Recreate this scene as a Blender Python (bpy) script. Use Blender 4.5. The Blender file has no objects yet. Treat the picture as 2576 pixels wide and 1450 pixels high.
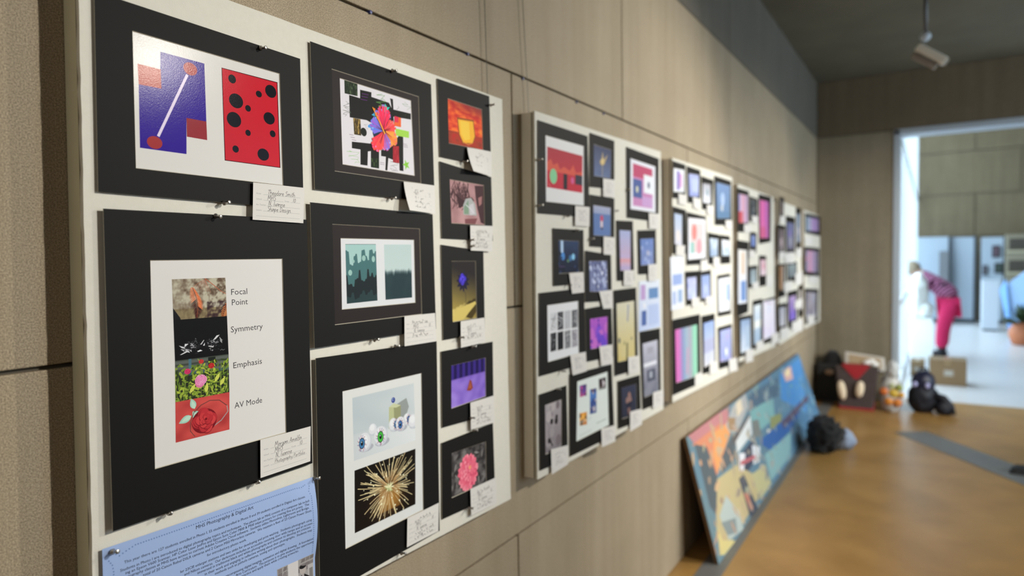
import bpy, bmesh, math, random
from mathutils import Vector, Matrix, noise
SC = bpy.context.scene
COL = SC.collection

# ------------------------------------------------------------------ camera
F_PX, YAW, PITCH, ROLL = 1676.2, 0.56272, -0.043575, -0.015074
EYE = Vector((0.0, -1.18, 1.711))
_f = Vector((math.cos(YAW)*math.cos(PITCH), math.sin(YAW)*math.cos(PITCH), math.sin(PITCH)))
_r = _f.cross(Vector((0, 0, 1))).normalized()
_u = _r.cross(_f)
_c, _s = math.cos(ROLL), math.sin(ROLL)
RIGHT = _r*_c + _u*_s
UP = _u*_c - _r*_s
FWD = _f
cam_data = bpy.data.cameras.new('camera')
cam_data.sensor_width = 36.0
cam_data.lens = F_PX/2576*36.0
cam_data.clip_start = 0.02
cam_data.clip_end = 200
cam_data.dof.use_dof = True
cam_data.dof.focus_distance = 1.30
cam_data.dof.aperture_fstop = 1.9
cam = bpy.data.objects.new('camera', cam_data)
COL.objects.link(cam)
M4 = Matrix((RIGHT, UP, -FWD)).transposed().to_4x4()
M4.translation = EYE
cam.matrix_world = M4
SC.camera = cam

# ------------------------------------------------------------------ light
SC.view_settings.view_transform = 'Standard'
SC.view_settings.look = 'None'
SC.view_settings.exposure = 0.0
SC.view_settings.gamma = 1.0
SC.view_settings.use_curve_mapping = False
world = bpy.data.worlds.new('daylight')
SC.world = world
world.use_nodes = True
bg = world.node_tree.nodes['Background']
bg.inputs[0].default_value = (0.64, 0.83, 1.0, 1)
bg.inputs[1].default_value = 6.0

def spot(loc, aim, power, angle, blend=0.6, size=0.03, color=(1.0, 0.945, 0.84)):
    l = bpy.data.lights.new('spot_lamp', 'SPOT')
    l.energy = power; l.spot_size = math.radians(angle); l.spot_blend = blend
    l.shadow_soft_size = size; l.color = color
    o = bpy.data.objects.new('spot_lamp', l)
    o.location = loc
    o.rotation_euler = (Vector(aim)-Vector(loc)).to_track_quat('-Z', 'Y').to_euler()
    COL.objects.link(o)
    return o
# track spots above the hall, the first four throwing back along the wall onto the boards
spot((2.30, -2.95, 2.95), (0.36, 0, 1.40), 335, 53, 1.0)
spot((4.60, -2.95, 2.92), (3.00, 0, 1.45), 385, 72, 0.8)
spot((6.00, -2.95, 2.92), (4.00, 0, 1.25), 135, 66, 0.8)
spot((7.40, -2.95, 2.92), (5.95, 0, 1.15), 200, 74, 0.8)
spot((3.20, -4.20, 3.30), (5.0, -1.6, 0.0), 380, 80, 0.9)
spot((4.60, -4.60, 3.30), (8.7, -0.5, 0.9), 780, 44, 0.9)  # added unseen spot, brightens the end wall and its low corner
# added unseen fill lights behind the camera, brightening faces the spots miss
def fill_light(loc, aim, power, sx, sy, color=(1.0, .92, .80)):
    l = bpy.data.lights.new('fill_light', 'AREA'); l.shape = 'RECTANGLE'; l.size = sx; l.size_y = sy; l.energy = power; l.color = color
    o = bpy.data.objects.new('fill_light', l); o.location = loc
    o.rotation_euler = (Vector(aim)-Vector(loc)).to_track_quat('-Z', 'Y').to_euler(); COL.objects.link(o)
fill_light((-3.4, -2.2, 3.3), (3.0, -1.0, 1.2), 20, 1.6, .8)
fill_light((-3.4, -5.2, 3.3), (4.0, -2.0, 1.2), 20, 1.6, .8)

# ------------------------------------------------------------------ measuring: pixel of the 2576x1450 frame -> point on a plane of the place
def ray(px, py):
    return RIGHT*((px-1288)/F_PX) - UP*((py-725)/F_PX) + FWD
def onY(px, py, Y=0.0):
    d = ray(px, py); return EYE + d*((Y-EYE.y)/d.y)
def onZ(px, py, Z=0.0):
    d = ray(px, py); return EYE + d*((Z-EYE.z)/d.z)
def onX(px, py, X):
    d = ray(px, py); return EYE + d*((X-EYE.x)/d.x)
def onP(px, py, o, n):
    d = ray(px, py); return EYE + d*((o-EYE).dot(n)/d.dot(n))
ZF = {'f': (0, 0, 1), '1': (0, 0, 2.5), '2': (160, 480, 2.7886), '3': (160, 950, 2.9), '4': (760, 80, 3.0204),
      '5': (760, 480, 3.0204), '6': (760, 840, 2.3778), 'A': (1280, 260, 2.9), 'B': (1280, 720, 2.686),
      'C': (1660, 360, 4.264), 'D': (1660, 640, 3.625), 'E': (1680, 860, 2.458), 'S': (240, 1180, 4.366),
      'p': (420, 690, 6.592)}
def zp(k, x, y):
    a = ZF[k]; return a[0]+x/a[2], a[1]+y/a[2]

# ------------------------------------------------------------------ materials
GAIN = (1.16, 1.18, 1.26)
def lin1(v):
    v /= 255.0
    return v/12.92 if v <= 0.04045 else ((v+0.055)/1.055)**2.4
def lin(c):
    return tuple(lin1(v) for v in c[:3])
SAT = [1.0, 0]          # ink saturation and grey lift; glare haze is put into the farther prints' colours
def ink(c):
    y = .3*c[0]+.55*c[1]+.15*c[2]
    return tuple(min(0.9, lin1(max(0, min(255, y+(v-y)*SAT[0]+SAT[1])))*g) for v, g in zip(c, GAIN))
MATS = {}
def mat(name, color=(.5, .5, .5), rough=.6, metal=0.0, spec=0.5, noise_amt=0.0, noise_scale=20, bump=0.0, bump_scale=60, trans=0.0, emit=None, sheen=0.0, alpha=1.0):
    if name in MATS: return MATS[name]
    m = bpy.data.materials.new(name); m.use_nodes = True
    nt = m.node_tree; b = nt.nodes['Principled BSDF']
    b.inputs['Base Color'].default_value = (*color, 1)
    b.inputs['Roughness'].default_value = rough
    b.inputs['Metallic'].default_value = metal
    b.inputs['Specular IOR Level'].default_value = spec
    if trans: b.inputs['Transmission Weight'].default_value = trans
    if sheen: b.inputs['Sheen Weight'].default_value = sheen
    if alpha < 1: b.inputs['Alpha'].default_value = alpha
    tc = nt.nodes.new('ShaderNodeTexCoord')
    if noise_amt:
        n = nt.nodes.new('ShaderNodeTexNoise'); n.inputs['Scale'].default_value = noise_scale; n.inputs['Detail'].default_value = 6
        nt.links.new(tc.outputs['Object'], n.inputs['Vector'])
        mx = nt.nodes.new('ShaderNodeMix'); mx.data_type = 'RGBA'
        mx.inputs[6].default_value = (*[c*(1-noise_amt) for c in color], 1)
        mx.inputs[7].default_value = (*[min(1, c*(1+noise_amt)) for c in color], 1)
        nt.links.new(n.outputs[0], mx.inputs[0]); nt.links.new(mx.outputs[2], b.inputs['Base Color'])
    if bump:
        n2 = nt.nodes.new('ShaderNodeTexNoise'); n2.inputs['Scale'].default_value = bump_scale; n2.inputs['Detail'].default_value = 5
        nt.links.new(tc.outputs['Object'], n2.inputs['Vector'])
        bp = nt.nodes.new('ShaderNodeBump'); bp.inputs['Strength'].default_value = bump; bp.inputs['Distance'].default_value = 0.01
        nt.links.new(n2.outputs[0], bp.inputs['Height']); nt.links.new(bp.outputs[0], b.inputs['Normal'])
    MATS[name] = m
    return m

def concrete(name, base, dark, light):
    """cast concrete: vertical streaks, cloudy stains and a sandy grain"""
    m = bpy.data.materials.new(name); m.use_nodes = True
    nt = m.node_tree; b = nt.nodes['Principled BSDF']; L = nt.links.new; N = nt.nodes.new
    geo = N('ShaderNodeNewGeometry')
    def nz(scale, detail, vec):
        n = N('ShaderNodeTexNoise'); n.inputs['Scale'].default_value = scale; n.inputs['Detail'].default_value = detail
        n.inputs['Roughness'].default_value = .62
        L(vec, n.inputs['Vector']); return n.outputs[0]
    mp = N('ShaderNodeMapping'); mp.inputs['Scale'].default_value = (1, 1, .07); L(geo.outputs['Position'], mp.inputs['Vector'])
    streak = nz(9, 5, mp.outputs[0])
    cloud = nz(1.7, 5, geo.outputs['Position'])
    grain = nz(430, 5, geo.outputs['Position'])
    pit = N('ShaderNodeTexVoronoi'); pit.inputs['Scale'].default_value = 150; L(geo.outputs['Position'], pit.inputs['Vector'])
    def ramp(src, p0, p1, c0, c1):
        r = N('ShaderNodeValToRGB'); r.color_ramp.elements[0].position = p0; r.color_ramp.elements[1].position = p1
        r.color_ramp.elements[0].color = (*c0, 1); r.color_ramp.elements[1].color = (*c1, 1); L(src, r.inputs[0]); return r.outputs[0]
    c1 = ramp(streak, .34, .68, dark, light)
    c2 = ramp(cloud, .33, .70, tuple(v*.84 for v in base), tuple(min(1, v*1.12) for v in base))
    mx = N('ShaderNodeMix'); mx.data_type = 'RGBA'; mx.inputs[0].default_value = .5; L(c1, mx.inputs[6]); L(c2, mx.inputs[7])
    g = ramp(grain, .38, .66, (.50, .48, .45), (1.30, 1.29, 1.28))
    mu = N('ShaderNodeMix'); mu.data_type = 'RGBA'; mu.blend_type = 'MULTIPLY'; mu.inputs[0].default_value = 1.0
    L(mx.outputs[2], mu.inputs[6]); L(g, mu.inputs[7])
    v = ramp(pit.outputs['Distance'], .03, .14, (.50, .45, .38), (1, 1, 1))
    mv = N('ShaderNodeMix'); mv.data_type = 'RGBA'; mv.blend_type = 'MULTIPLY'; mv.inputs[0].default_value = .8
    L(mu.outputs[2], mv.inputs[6]); L(v, mv.inputs[7])
    L(mv.outputs[2], b.inputs['Base Color'])
    b.inputs['Roughness'].default_value = .72; b.inputs['Specular IOR Level'].default_value = .35
    bp = N('ShaderNodeBump'); bp.inputs['Strength'].default_value = .12; bp.inputs['Distance'].default_value = .0008
    L(grain, bp.inputs['Height']); L(bp.outputs[0], b.inputs['Normal'])
    return m

def attr_mat(name, rough=.4, spec=.4, glitter=False):
    m = bpy.data.materials.new(name); m.use_nodes = True
    nt = m.node_tree; b = nt.nodes['Principled BSDF']; L = nt.links.new
    a = nt.nodes.new('ShaderNodeVertexColor'); a.layer_name = 'ink'
    L(a.outputs[0], b.inputs['Base Color'])
    b.inputs['Roughness'].default_value = rough; b.inputs['Specular IOR Level'].default_value = spec
    if glitter:
        geo = nt.nodes.new('ShaderNodeNewGeometry')
        n = nt.nodes.new('ShaderNodeTexNoise'); n.inputs['Scale'].default_value = 700; n.inputs['Detail'].default_value = 1
        L(geo.outputs['Position'], n.inputs['Vector'])
        bp = nt.nodes.new('ShaderNodeBump'); bp.inputs['Strength'].default_value = .16; bp.inputs['Distance'].default_value = .0004
        L(n.outputs[0], bp.inputs['Height']); L(bp.outputs[0], b.inputs['Normal'])
    return m
PRINT = attr_mat('print_ink', .5, .07)
GLOSS = attr_mat('glossy_print_ink', .17, .042, True)
PAINT = attr_mat('acrylic_paint', .6, .25)

# ------------------------------------------------------------------ object helpers
def tag(o, label=None, cat=None, group=None, kind=None):
    if label: o['label'] = label
    if cat: o['category'] = cat
    if group: o['group'] = group
    if kind: o['kind'] = kind
    return o
def empty(name, loc, label=None, cat=None, group=None, kind=None):
    o = bpy.data.objects.new(name, None); COL.objects.link(o); o.location = loc; o.empty_display_size = .05
    return tag(o, label, cat, group, kind)
def link(name, me, m=None, parent=None, loc=None):
    """link mesh (world coordinates) as an object; origin goes to loc or the mesh centre"""
    o = bpy.data.objects.new(name, me); COL.objects.link(o)
    if m is not None:
        for x in (m if isinstance(m, (list, tuple)) else [m]): me.materials.append(x)
    vs = me.vertices
    if loc is None and len(vs):
        lo = Vector([min(v.co[i] for v in vs) for i in range(3)]); hi = Vector([max(v.co[i] for v in vs) for i in range(3)])
        loc = Vector(((lo.x+hi.x)/2, (lo.y+hi.y)/2, lo.z))
    loc = Vector(loc or (0, 0, 0))
    me.transform(Matrix.Translation(-loc))
    o.location = loc
    if parent is not None:
        o.parent = parent
        o.location = loc - world_loc(parent)
    return o
def world_loc(o):
    p = Vector(o.location)
    while o.parent is not None:
        o = o.parent; p = p + Vector(o.location)
    return p
def mesh(name, verts, faces, m=None, parent=None, loc=None, smooth=False, midx=None):
    me = bpy.data.meshes.new(name)
    me.from_pydata([tuple(v) for v in verts], [], faces); me.validate(); me.update()
    if midx:
        for p, i in zip(me.polygons, midx): p.material_index = i
    if smooth:
        for p in me.polygons: p.use_smooth = True
    return link(name, me, m, parent, loc)
class MB:
    def __init__(s): s.v = []; s.f = []; s.mi = []
    def add(s, vs, fs, mi=0):
        n = len(s.v); s.v += [tuple(v) for v in vs]; s.f += [tuple(i+n for i in f) for f in fs]; s.mi += [mi]*len(fs); return s
    def hexa(s, b, t, mi=0):   # two 4-loops (bottom ccw, top ccw)
        return s.add(list(b)+list(t), [(3, 2, 1, 0), (4, 5, 6, 7), (0, 1, 5, 4), (1, 2, 6, 5), (2, 3, 7, 6), (3, 0, 4, 7)], mi)
    def box(s, x0, y0, z0, x1, y1, z1, mi=0):
        return s.hexa([(x0, y0, z0), (x1, y0, z0), (x1, y1, z0), (x0, y1, z0)], [(x0, y0, z1), (x1, y0, z1), (x1, y1, z1), (x0, y1, z1)], mi)
    def tube(s, pts, rs, n=10, mi=0, caps=True):
        pts = [Vector(p) for p in pts]
        if not isinstance(rs, (list, tuple)): rs = [rs]*len(pts)
        vs = []; fs = []; a = None
        for i, p in enumerate(pts):
            d = (pts[min(i+1, len(pts)-1)]-pts[max(i-1, 0)]).normalized()
            if a is None: a = d.orthogonal().normalized()
            a = (a - d*a.dot(d)).normalized(); b = d.cross(a)
            for k in range(n):
                t = 2*math.pi*k/n; vs.append(p + (a*math.cos(t)+b*math.sin(t))*rs[i])
        for i in range(len(pts)-1):
            for k in range(n):
                fs.append((i*n+k, i*n+(k+1) % n, (i+1)*n+(k+1) % n, (i+1)*n+k))
        if caps:
            fs.append(tuple(reversed(range(n)))); fs.append(tuple(range((len(pts)-1)*n, len(pts)*n)))
        return s.add(vs, fs, mi)
    def blob(s, c, r, seed=0, amp=.15, freq=3.0, sub=3, mi=0, floor=None):
        bm = bmesh.new(); bmesh.ops.create_icosphere(bm, subdivisions=sub, radius=1)
        vs = []
        for v in bm.verts:
            d = v.co.normalized(); k = 1+amp*noise.noise(d*freq+Vector((seed*3.7, seed*1.3, seed)))+amp*.5*noise.noise(d*freq*2.3+Vector((seed, 9, 2)))
            p = Vector((c[0]+d.x*r[0]*k, c[1]+d.y*r[1]*k, c[2]+d.z*r[2]*k))
            if floor is not None and p.z < floor: p.z = floor+.001*(p.z-floor)
            vs.append(p)
        bm.verts.index_update()
        fs = [tuple(v.index for v in f.verts) for f in bm.faces]; bm.free()
        return s.add(vs, fs, mi)
    def build(s, name, m, parent=None, loc=None, smooth=False, bevel=0.0):
        o = mesh(name, s.v, s.f, m, parent, loc, smooth, s.mi)
        if bevel:
            md = o.modifiers.new('bevel', 'BEVEL'); md.width = bevel; md.segments = 2; md.limit_method = 'ANGLE'
        return o

# ------------------------------------------------------------------ flat print drawing
LAYER = 4e-6
class Sheet:
    """a flat (or curled) sheet: quad of 3D corners TL,TR,BR,BL, a lift function towards the viewer's side of the sheet"""
    def __init__(s, q, curl=None, n=None):
        s.q = [Vector(p) for p in q]
        s.n = (n or (s.q[1]-s.q[0]).cross(s.q[0]-s.q[3])).normalized()
        if s.n.dot(EYE-s.q[0]) < 0: s.n = -s.n
        s.curl = curl
        s.w = ((s.q[1]-s.q[0]).length+(s.q[2]-s.q[3]).length)/2
        s.h = ((s.q[3]-s.q[0]).length+(s.q[2]-s.q[1]).length)/2
    def flat(s, x, y):
        q = s.q; return (q[3]*(1-x)+q[2]*x)*(1-y)+(q[0]*(1-x)+q[1]*x)*y
    def at(s, x, y, d=0.0):
        p = s.flat(x, y)
        if s.curl: d += s.curl(x, y)
        return p + s.n*d
    def inv(s, P):
        x = y = .5
        for _ in range(12):
            p = s.flat(x, y); ex = (s.flat(x+.01, y)-p)*100; ey = (s.flat(x, y+.01)-p)*100; r = P-p
            a, b, c = ex.dot(ex), ex.dot(ey), ey.dot(ey); det = a*c-b*b
            u, v = r.dot(ex), r.dot(ey); x += (u*c-v*b)/det; y += (v*a-u*b)/det
        return x, y
    def px(s, k, X, Y):
        x, y = zp(k, X, Y); return s.inv(onP(x, y, s.q[0], s.n))
class Draw:
    """vector drawing on a Sheet in a unit square (0,0 bottom left); every shape is a coloured polygon of one print mesh"""
    def __init__(s, sheet, base=0.0):
        s.sh = sheet; s.v = []; s.c = []; s.f = []; s.bx = []; s.d = base; s.quad = [(0, 1), (1, 1), (1, 0), (0, 0)]; s.asp = sheet.w/max(1e-6, sheet.h)
    def sub(s, q):
        o = Draw.__new__(Draw); o.__dict__.update(s.__dict__); o.root = getattr(s, 'root', s)
        m = [s.m(*p) for p in q]; o.quad = m
        P = [s.sh.flat(*p) for p in m]
        o.asp = ((P[1]-P[0]).length+(P[2]-P[3]).length)/((P[3]-P[0]).length+(P[2]-P[1]).length)
        return o
    def m(s, x, y):
        q = s.quad
        return tuple((q[3][i]*(1-x)+q[2][i]*x)*(1-y)+(q[0][i]*(1-x)+q[1][i]*x)*y for i in (0, 1))
    def px(s, k, X, Y):
        a, b = s.sh.px(k, X, Y)
        x = y = .5
        for _ in range(12):
            p = s.m(x, y); ex = [(m-n)*100 for m, n in zip(s.m(x+.01, y), p)]; ey = [(m-n)*100 for m, n in zip(s.m(x, y+.01), p)]
            det = ex[0]*ey[1]-ex[1]*ey[0]; r = (a-p[0], b-p[1])
            x += (r[0]*ey[1]-r[1]*ey[0])/det; y += (ex[0]*r[1]-ex[1]*r[0])/det
        return x, y
    def pxs(s, k, *xy): return [s.px(k, xy[i], xy[i+1]) for i in range(0, len(xy), 2)]
    def _layer(s, mp):
        """depth of the next shape: just above the highest earlier shape whose box it overlaps"""
        R = getattr(s, 'root', s)
        xs = [p[0] for p in mp]; ys = [p[1] for p in mp]; b = (min(xs), max(xs), min(ys), max(ys)); k = 0
        for c in R.bx:
            if c[4] > k and c[0] < b[1] and c[1] > b[0] and c[2] < b[3] and c[3] > b[2]: k = c[4]
        R.bx.append((*b, k+1)); return R.d+LAYER*(k+1)
    def _add(s, pts, cols):
        R = getattr(s, 'root', s)
        n = len(R.v); mp = [s.m(*p) for p in pts]; dd = s._layer(mp)
        for p in mp: R.v.append(s.sh.at(*p, dd))
        R.c += cols; R.f.append(tuple(range(n, n+len(pts))))
    def poly(s, pts, c, clip=True):
        if clip:
            for ax, lim, sg in ((0, 0, 1), (0, 1, -1), (1, 0, 1), (1, 1, -1)):
                out = []
                for i in range(len(pts)):
                    a, b = pts[i-1], pts[i]; da, db = sg*(a[ax]-lim), sg*(b[ax]-lim)
                    if (da >= 0) != (db >= 0):
                        t = da/(da-db); out.append((a[0]+(b[0]-a[0])*t, a[1]+(b[1]-a[1])*t))
                    if db >= 0: out.append(b)
                pts = out
                if len(pts) < 3: return
        col = (*ink(c), 1)
        s._add(pts, [col]*len(pts))
    def fill(s, c): s.poly([(0, 0), (1, 0), (1, 1), (0, 1)], c, False)
    def rect(s, x0, y0, x1, y1, c): s.poly([(x0, y0), (x1, y0), (x1, y1), (x0, y1)], c)
    def grid(s, nx, ny, fn, x0=0, y0=0, x1=1, y1=1):
        R = getattr(s, 'root', s); n = len(R.v); dd = s._layer([s.m(x0, y0), s.m(x1, y0), s.m(x1, y1), s.m(x0, y1)])
        for j in range(ny+1):
            for i in range(nx+1):
                x = x0+(x1-x0)*i/nx; y = y0+(y1-y0)*j/ny
                R.v.append(s.sh.at(*s.m(x, y), dd)); R.c.append((*ink(fn(x, y)), 1))
        for j in range(ny):
            for i in range(nx):
                a = n+j*(nx+1)+i; R.f.append((a, a+1, a+nx+2, a+nx+1))
    def grad(s, top, bot, n=8): s.grid(1, n, lambda x, y: mixc(bot, top, y))
    def ell(s, x, y, r, c, ry=None, rot=0, n=20):
        ry = ry or r; ca, sa = math.cos(rot), math.sin(rot); pts = []
        for k in range(n):
            t = 2*math.pi*k/n; a, b = r*math.cos(t), ry*math.sin(t)
            pts.append((x+(a*ca-b*sa)/s.asp, y+a*sa+b*ca))
        s.poly(pts, c)
    def leaf(s, x, y, L, w, ang, c, n=6):
        ca, sa = math.cos(ang), math.sin(ang); up = []; dn = []
        for k in range(n+1):
            t = k/n; a = L*t; b = w*math.sin(math.pi*min(1, t**.8))
            up.append((x+(a*ca-b*sa)/s.asp, y+a*sa+b*ca)); dn.append((x+(a*ca+b*sa)/s.asp, y+a*sa-b*ca))
        s.poly(up+dn[-2:0:-1], c)
    def line(s, pts, w, c, w1=None):
        w1 = w if w1 is None else w1
        P = [(p[0]*s.asp, p[1]) for p in pts]; n = len(P)
        for i in range(n-1):
            (ax, ay), (bx, by) = P[i], P[i+1]; dx, dy = bx-ax, by-ay; l = math.hypot(dx, dy) or 1e-9; dx /= l; dy /= l
            wa, wb = (w+(w1-w)*i/max(1, n-1))/2, (w+(w1-w)*(i+1)/max(1, n-1))/2
            ea = wa*.6 if i else 0; eb = wb*.6 if i < n-2 else 0; ax -= dx*ea; ay -= dy*ea; bx += dx*eb; by += dy*eb
            s.poly([((ax-dy*wa)/s.asp, ay+dx*wa), ((bx-dy*wb)/s.asp, by+dx*wb), ((bx+dy*wb)/s.asp, by-dx*wb), ((ax+dy*wa)/s.asp, ay-dx*wa)], c)
    def text(s, txt, x, y, size, c, align='LEFT', width=None, ang=0.0, shear=0.0, fat=0.0):
        """printed lettering: glyph outlines; size = line height in units of the square's height; width fits the line to it"""
        vs, fs, w = glyphs(txt, shear, fat)
        kx = size if width is None else width*s.asp/max(1e-6, w); k = size or kx
        off = {'LEFT': 0, 'CENTER': -w/2, 'RIGHT': -w}[align]
        R = getattr(s, 'root', s); n = len(R.v); ca, sa = math.cos(ang), math.sin(ang); col = (*ink(c), 1); mp = []
        for vx, vy in vs:
            a, b = (vx+off)*kx, vy*k; mp.append(s.m(x+(a*ca-b*sa)/s.asp, y+a*sa+b*ca))
        dd = s._layer(mp)
        for p in mp: R.v.append(s.sh.at(*p, dd)); R.c.append(col)
        R.f += [tuple(i+n for i in f) for f in fs]
    def build(s, name, m=None, parent=None):
        o = mesh_colored(name, s.v, s.f, s.c, m or PRINT, parent); return o
def mesh_colored(name, v, f, c, m, parent):
    me = bpy.data.meshes.new(name); me.from_pydata([tuple(p) for p in v], [], f)
    at = me.color_attributes.new('ink', 'FLOAT_COLOR', 'POINT')
    at.data.foreach_set('color', [x for q in c for x in q]); me.update()
    return link(name, me, m, parent)
def mixc(a, b, t):
    t = max(0, min(1, t)); return tuple(p+(q-p)*t for p, q in zip(a, b))
def nz(x, y, s=1.0, z=0.0): return noise.noise(Vector((x*s, y*s, z)))
GL = {}
def glyphs(txt, shear=0.0, fat=0.0):
    k = (txt, shear, fat)
    if k not in GL:
        cu = bpy.data.curves.new('lettering', 'FONT'); cu.body = txt; cu.size = 1.0; cu.resolution_u = 2; cu.shear = shear; cu.offset = fat
        o = bpy.data.objects.new('lettering', cu); COL.objects.link(o); bpy.context.view_layer.update()
        me = bpy.data.meshes.new_from_object(o.evaluated_get(bpy.context.evaluated_depsgraph_get()))
        vs = [(v.co.x, v.co.y) for v in me.vertices]; fs = [tuple(p.vertices) for p in me.polygons]
        GL[k] = (vs, fs, max([v[0] for v in vs] or [0]))
        bpy.data.objects.remove(o); bpy.data.curves.remove(cu); bpy.data.meshes.remove(me)
    return GL[k]

# ------------------------------------------------------------------ the place: sizes in metres (display wall = plane Y 0, hall on its -Y side, floor Z 0)
H = 0.7753            # height of one course of concrete panels
ZC = 3.752            # hall ceiling
XB = 8.755            # end wall with the opening
YJ = -0.806           # left jamb of the opening
XF = 20.0             # far wall of the next room
T = 0.055             # display board thickness
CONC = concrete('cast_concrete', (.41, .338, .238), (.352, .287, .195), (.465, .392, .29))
UPPER_SHADE = concrete('shaded_upper_concrete', (.16, .145, .118), (.125, .115, .095), (.20, .182, .15))  # top wall course: shade above the spots' reach put into a darker colour
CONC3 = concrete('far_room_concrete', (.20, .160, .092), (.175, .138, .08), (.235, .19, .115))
LINTEL_SHADE = concrete('brown_shaded_lintel_concrete', (.175, .135, .085), (.145, .11, .068), (.21, .165, .105))  # the top course's painted shade in a browner tone, for the lintel
CONC2 = concrete('end_wall_concrete', (.27, .232, .165), (.23, .198, .138), (.32, .278, .20))
CEIL = mat('board_marked_concrete_ceiling', (.132, .12, .082), .9, noise_amt=.25, noise_scale=2.5, bump=.3, bump_scale=8)
JOINT = mat('dark_joint', (.10, .085, .065), .95)

def struct(name, loc=(0, 0, 0)): return empty(name, loc, kind='structure')
wl = MB().box(-4.2, .012, 0, XB+.3, .25, ZC).build('wall_left', JOINT); tag(wl, kind='structure')
def panel(parent, x0, x1, z0, z1, m, y0=0.0, y1=.03, gap=.0036):
    MB().box(x0+gap, y0, z0+gap, x1-gap, y1, z1-gap).build('panel', m, parent, bevel=.002)
PW = 1.867
for r in range(5):
    z0, z1 = r*H, min((r+1)*H, ZC)
    xs = .0197 if r in (0, 2) else .0197+PW*.5
    w = PW*2 if r == 1 else PW
    x = xs-4*PW
    while x < XB:
        a, b = max(x, -4.2), min(x+w, XB)
        if b-a > .05: panel(wl, a, b, z0, z1, CONC if r < 4 else UPPER_SHADE)
        x += w
# end wall with the wide opening into the next room
we = MB().box(XB+.025, YJ+.008, 0, XB+.3, .25, ZC).box(XB+.025, -5.8, 4*H+.01, XB+.3, YJ, ZC).build('wall_back', JOINT); tag(we, kind='structure')
def panelx(parent, y0, y1, z0, z1, m, x0=XB, x1=XB+.03, gap=.006):
    MB().box(x0, y0+gap, z0+gap, x1, y1-gap, z1-gap).build('panel', m, parent, bevel=.002)
panelx(we, YJ, 0, 0, 4*H, CONC2); panelx(we, -2.6, 0, 4*H, ZC, LINTEL_SHADE); panelx(we, -4.6, -2.6, 4*H, ZC, LINTEL_SHADE); panelx(we, -5.8, -4.6, 4*H, ZC, LINTEL_SHADE)
# aluminium lining of the opening
ALU = mat('pale_aluminium', (.42, .47, .52), .45, .15)
tr = MB().box(XB-.012, YJ-.05, 0, XB+.31, YJ+.006, 4*H).box(XB-.012, -5.8, 4*H-.055, XB+.31, YJ, 4*H+.006).build('trim_1', ALU, bevel=.003); tag(tr, kind='structure')

# floor: tan cork with grey inlaid bands
FLOOR = bpy.data.materials.new('tan_floor'); FLOOR.use_nodes = True
nt = FLOOR.node_tree; b = nt.nodes['Principled BSDF']
geo = nt.nodes.new('ShaderNodeNewGeometry'); n1 = nt.nodes.new('ShaderNodeTexNoise'); n1.inputs['Scale'].default_value = 3.0; n1.inputs['Detail'].default_value = 8
nt.links.new(geo.outputs['Position'], n1.inputs['Vector'])
rp = nt.nodes.new('ShaderNodeValToRGB'); rp.color_ramp.elements[0].position = .3; rp.color_ramp.elements[1].position = .75
rp.color_ramp.elements[0].color = (.30, .165, .047, 1); rp.color_ramp.elements[1].color = (.43, .245, .078, 1)
nt.links.new(n1.outputs[0], rp.inputs[0]); nt.links.new(rp.outputs[0], b.inputs['Base Color'])
b.inputs['Roughness'].default_value = .34; b.inputs['Specular IOR Level'].default_value = .5
fl = MB().box(-4.2, -5.8, -.1, XB+.3, .25, 0).build('floor', FLOOR); tag(fl, kind='structure')
GREY = mat('grey_inlay', (.15, .15, .145), .5, noise_amt=.15)
MB().box(-4.2, -.245, 0, XB-.02, -.118, .0025).build('floor_strip', GREY, fl)
sa, sb = Vector((7.35, -1.02, 0)), Vector((3.6, -3.72, 0)); dn = Vector((-(sb-sa).y, (sb-sa).x, 0)).normalized()*.16; up = Vector((0, 0, .0025))
MB().hexa([sa-dn, sa+dn, sb+dn, sb-dn][::-1], [p+up for p in [sa-dn, sa+dn, sb+dn, sb-dn][::-1]]).build('floor_strip', GREY, fl)
ce = MB().box(-4.2, -5.8, ZC, XB+.3, .25, ZC+.2).build('ceiling', CEIL); tag(ce, kind='structure')
# hall side opposite the boards: concrete with tall window bays near the far end; plain wall behind the camera
WHITEP = mat('white_frame_paint', (.55, .58, .60), .5)
YR = -5.8
wr = MB().box(-4.2, YR-.25, 0, 3.6, YR, ZC).box(3.6, YR-.25, 0, XB+.3, YR, .5).box(3.6, YR-.25, 3.3, XB+.3, YR, ZC).box(8.5, YR-.25, .5, XB+.3, YR, 3.3).build('wall_right', CONC2); tag(wr, kind='structure')
wf = MB().box(-4.4, YR-.25, 0, -4.2, .25, ZC).build('wall_front', CONC2); tag(wf, kind='structure')
GLASS = bpy.data.materials.new('window_glass'); GLASS.use_nodes = True
nt = GLASS.node_tree; nt.nodes.remove(nt.nodes['Principled BSDF'])
_t = nt.nodes.new('ShaderNodeBsdfTransparent'); _g = nt.nodes.new('ShaderNodeBsdfGlossy'); _g.inputs['Roughness'].default_value = .02; _m = nt.nodes.new('ShaderNodeMixShader'); _m.inputs[0].default_value = .08
nt.links.new(_t.outputs[0], _m.inputs[1]); nt.links.new(_g.outputs[0], _m.inputs[2]); nt.links.new(_m.outputs[0], nt.nodes['Material Output'].inputs['Surface'])
w1 = MB()
for i in range(5): w1.box(3.6+i*1.2, YR-.15, .5, 3.68+i*1.2, YR-.05, 3.3)
w1.box(3.6, YR-.15, .5, 8.5, YR-.05, .56).box(3.6, YR-.15, 3.24, 8.5, YR-.05, 3.3)
tag(w1.build('window_1', WHITEP), kind='structure')

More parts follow.
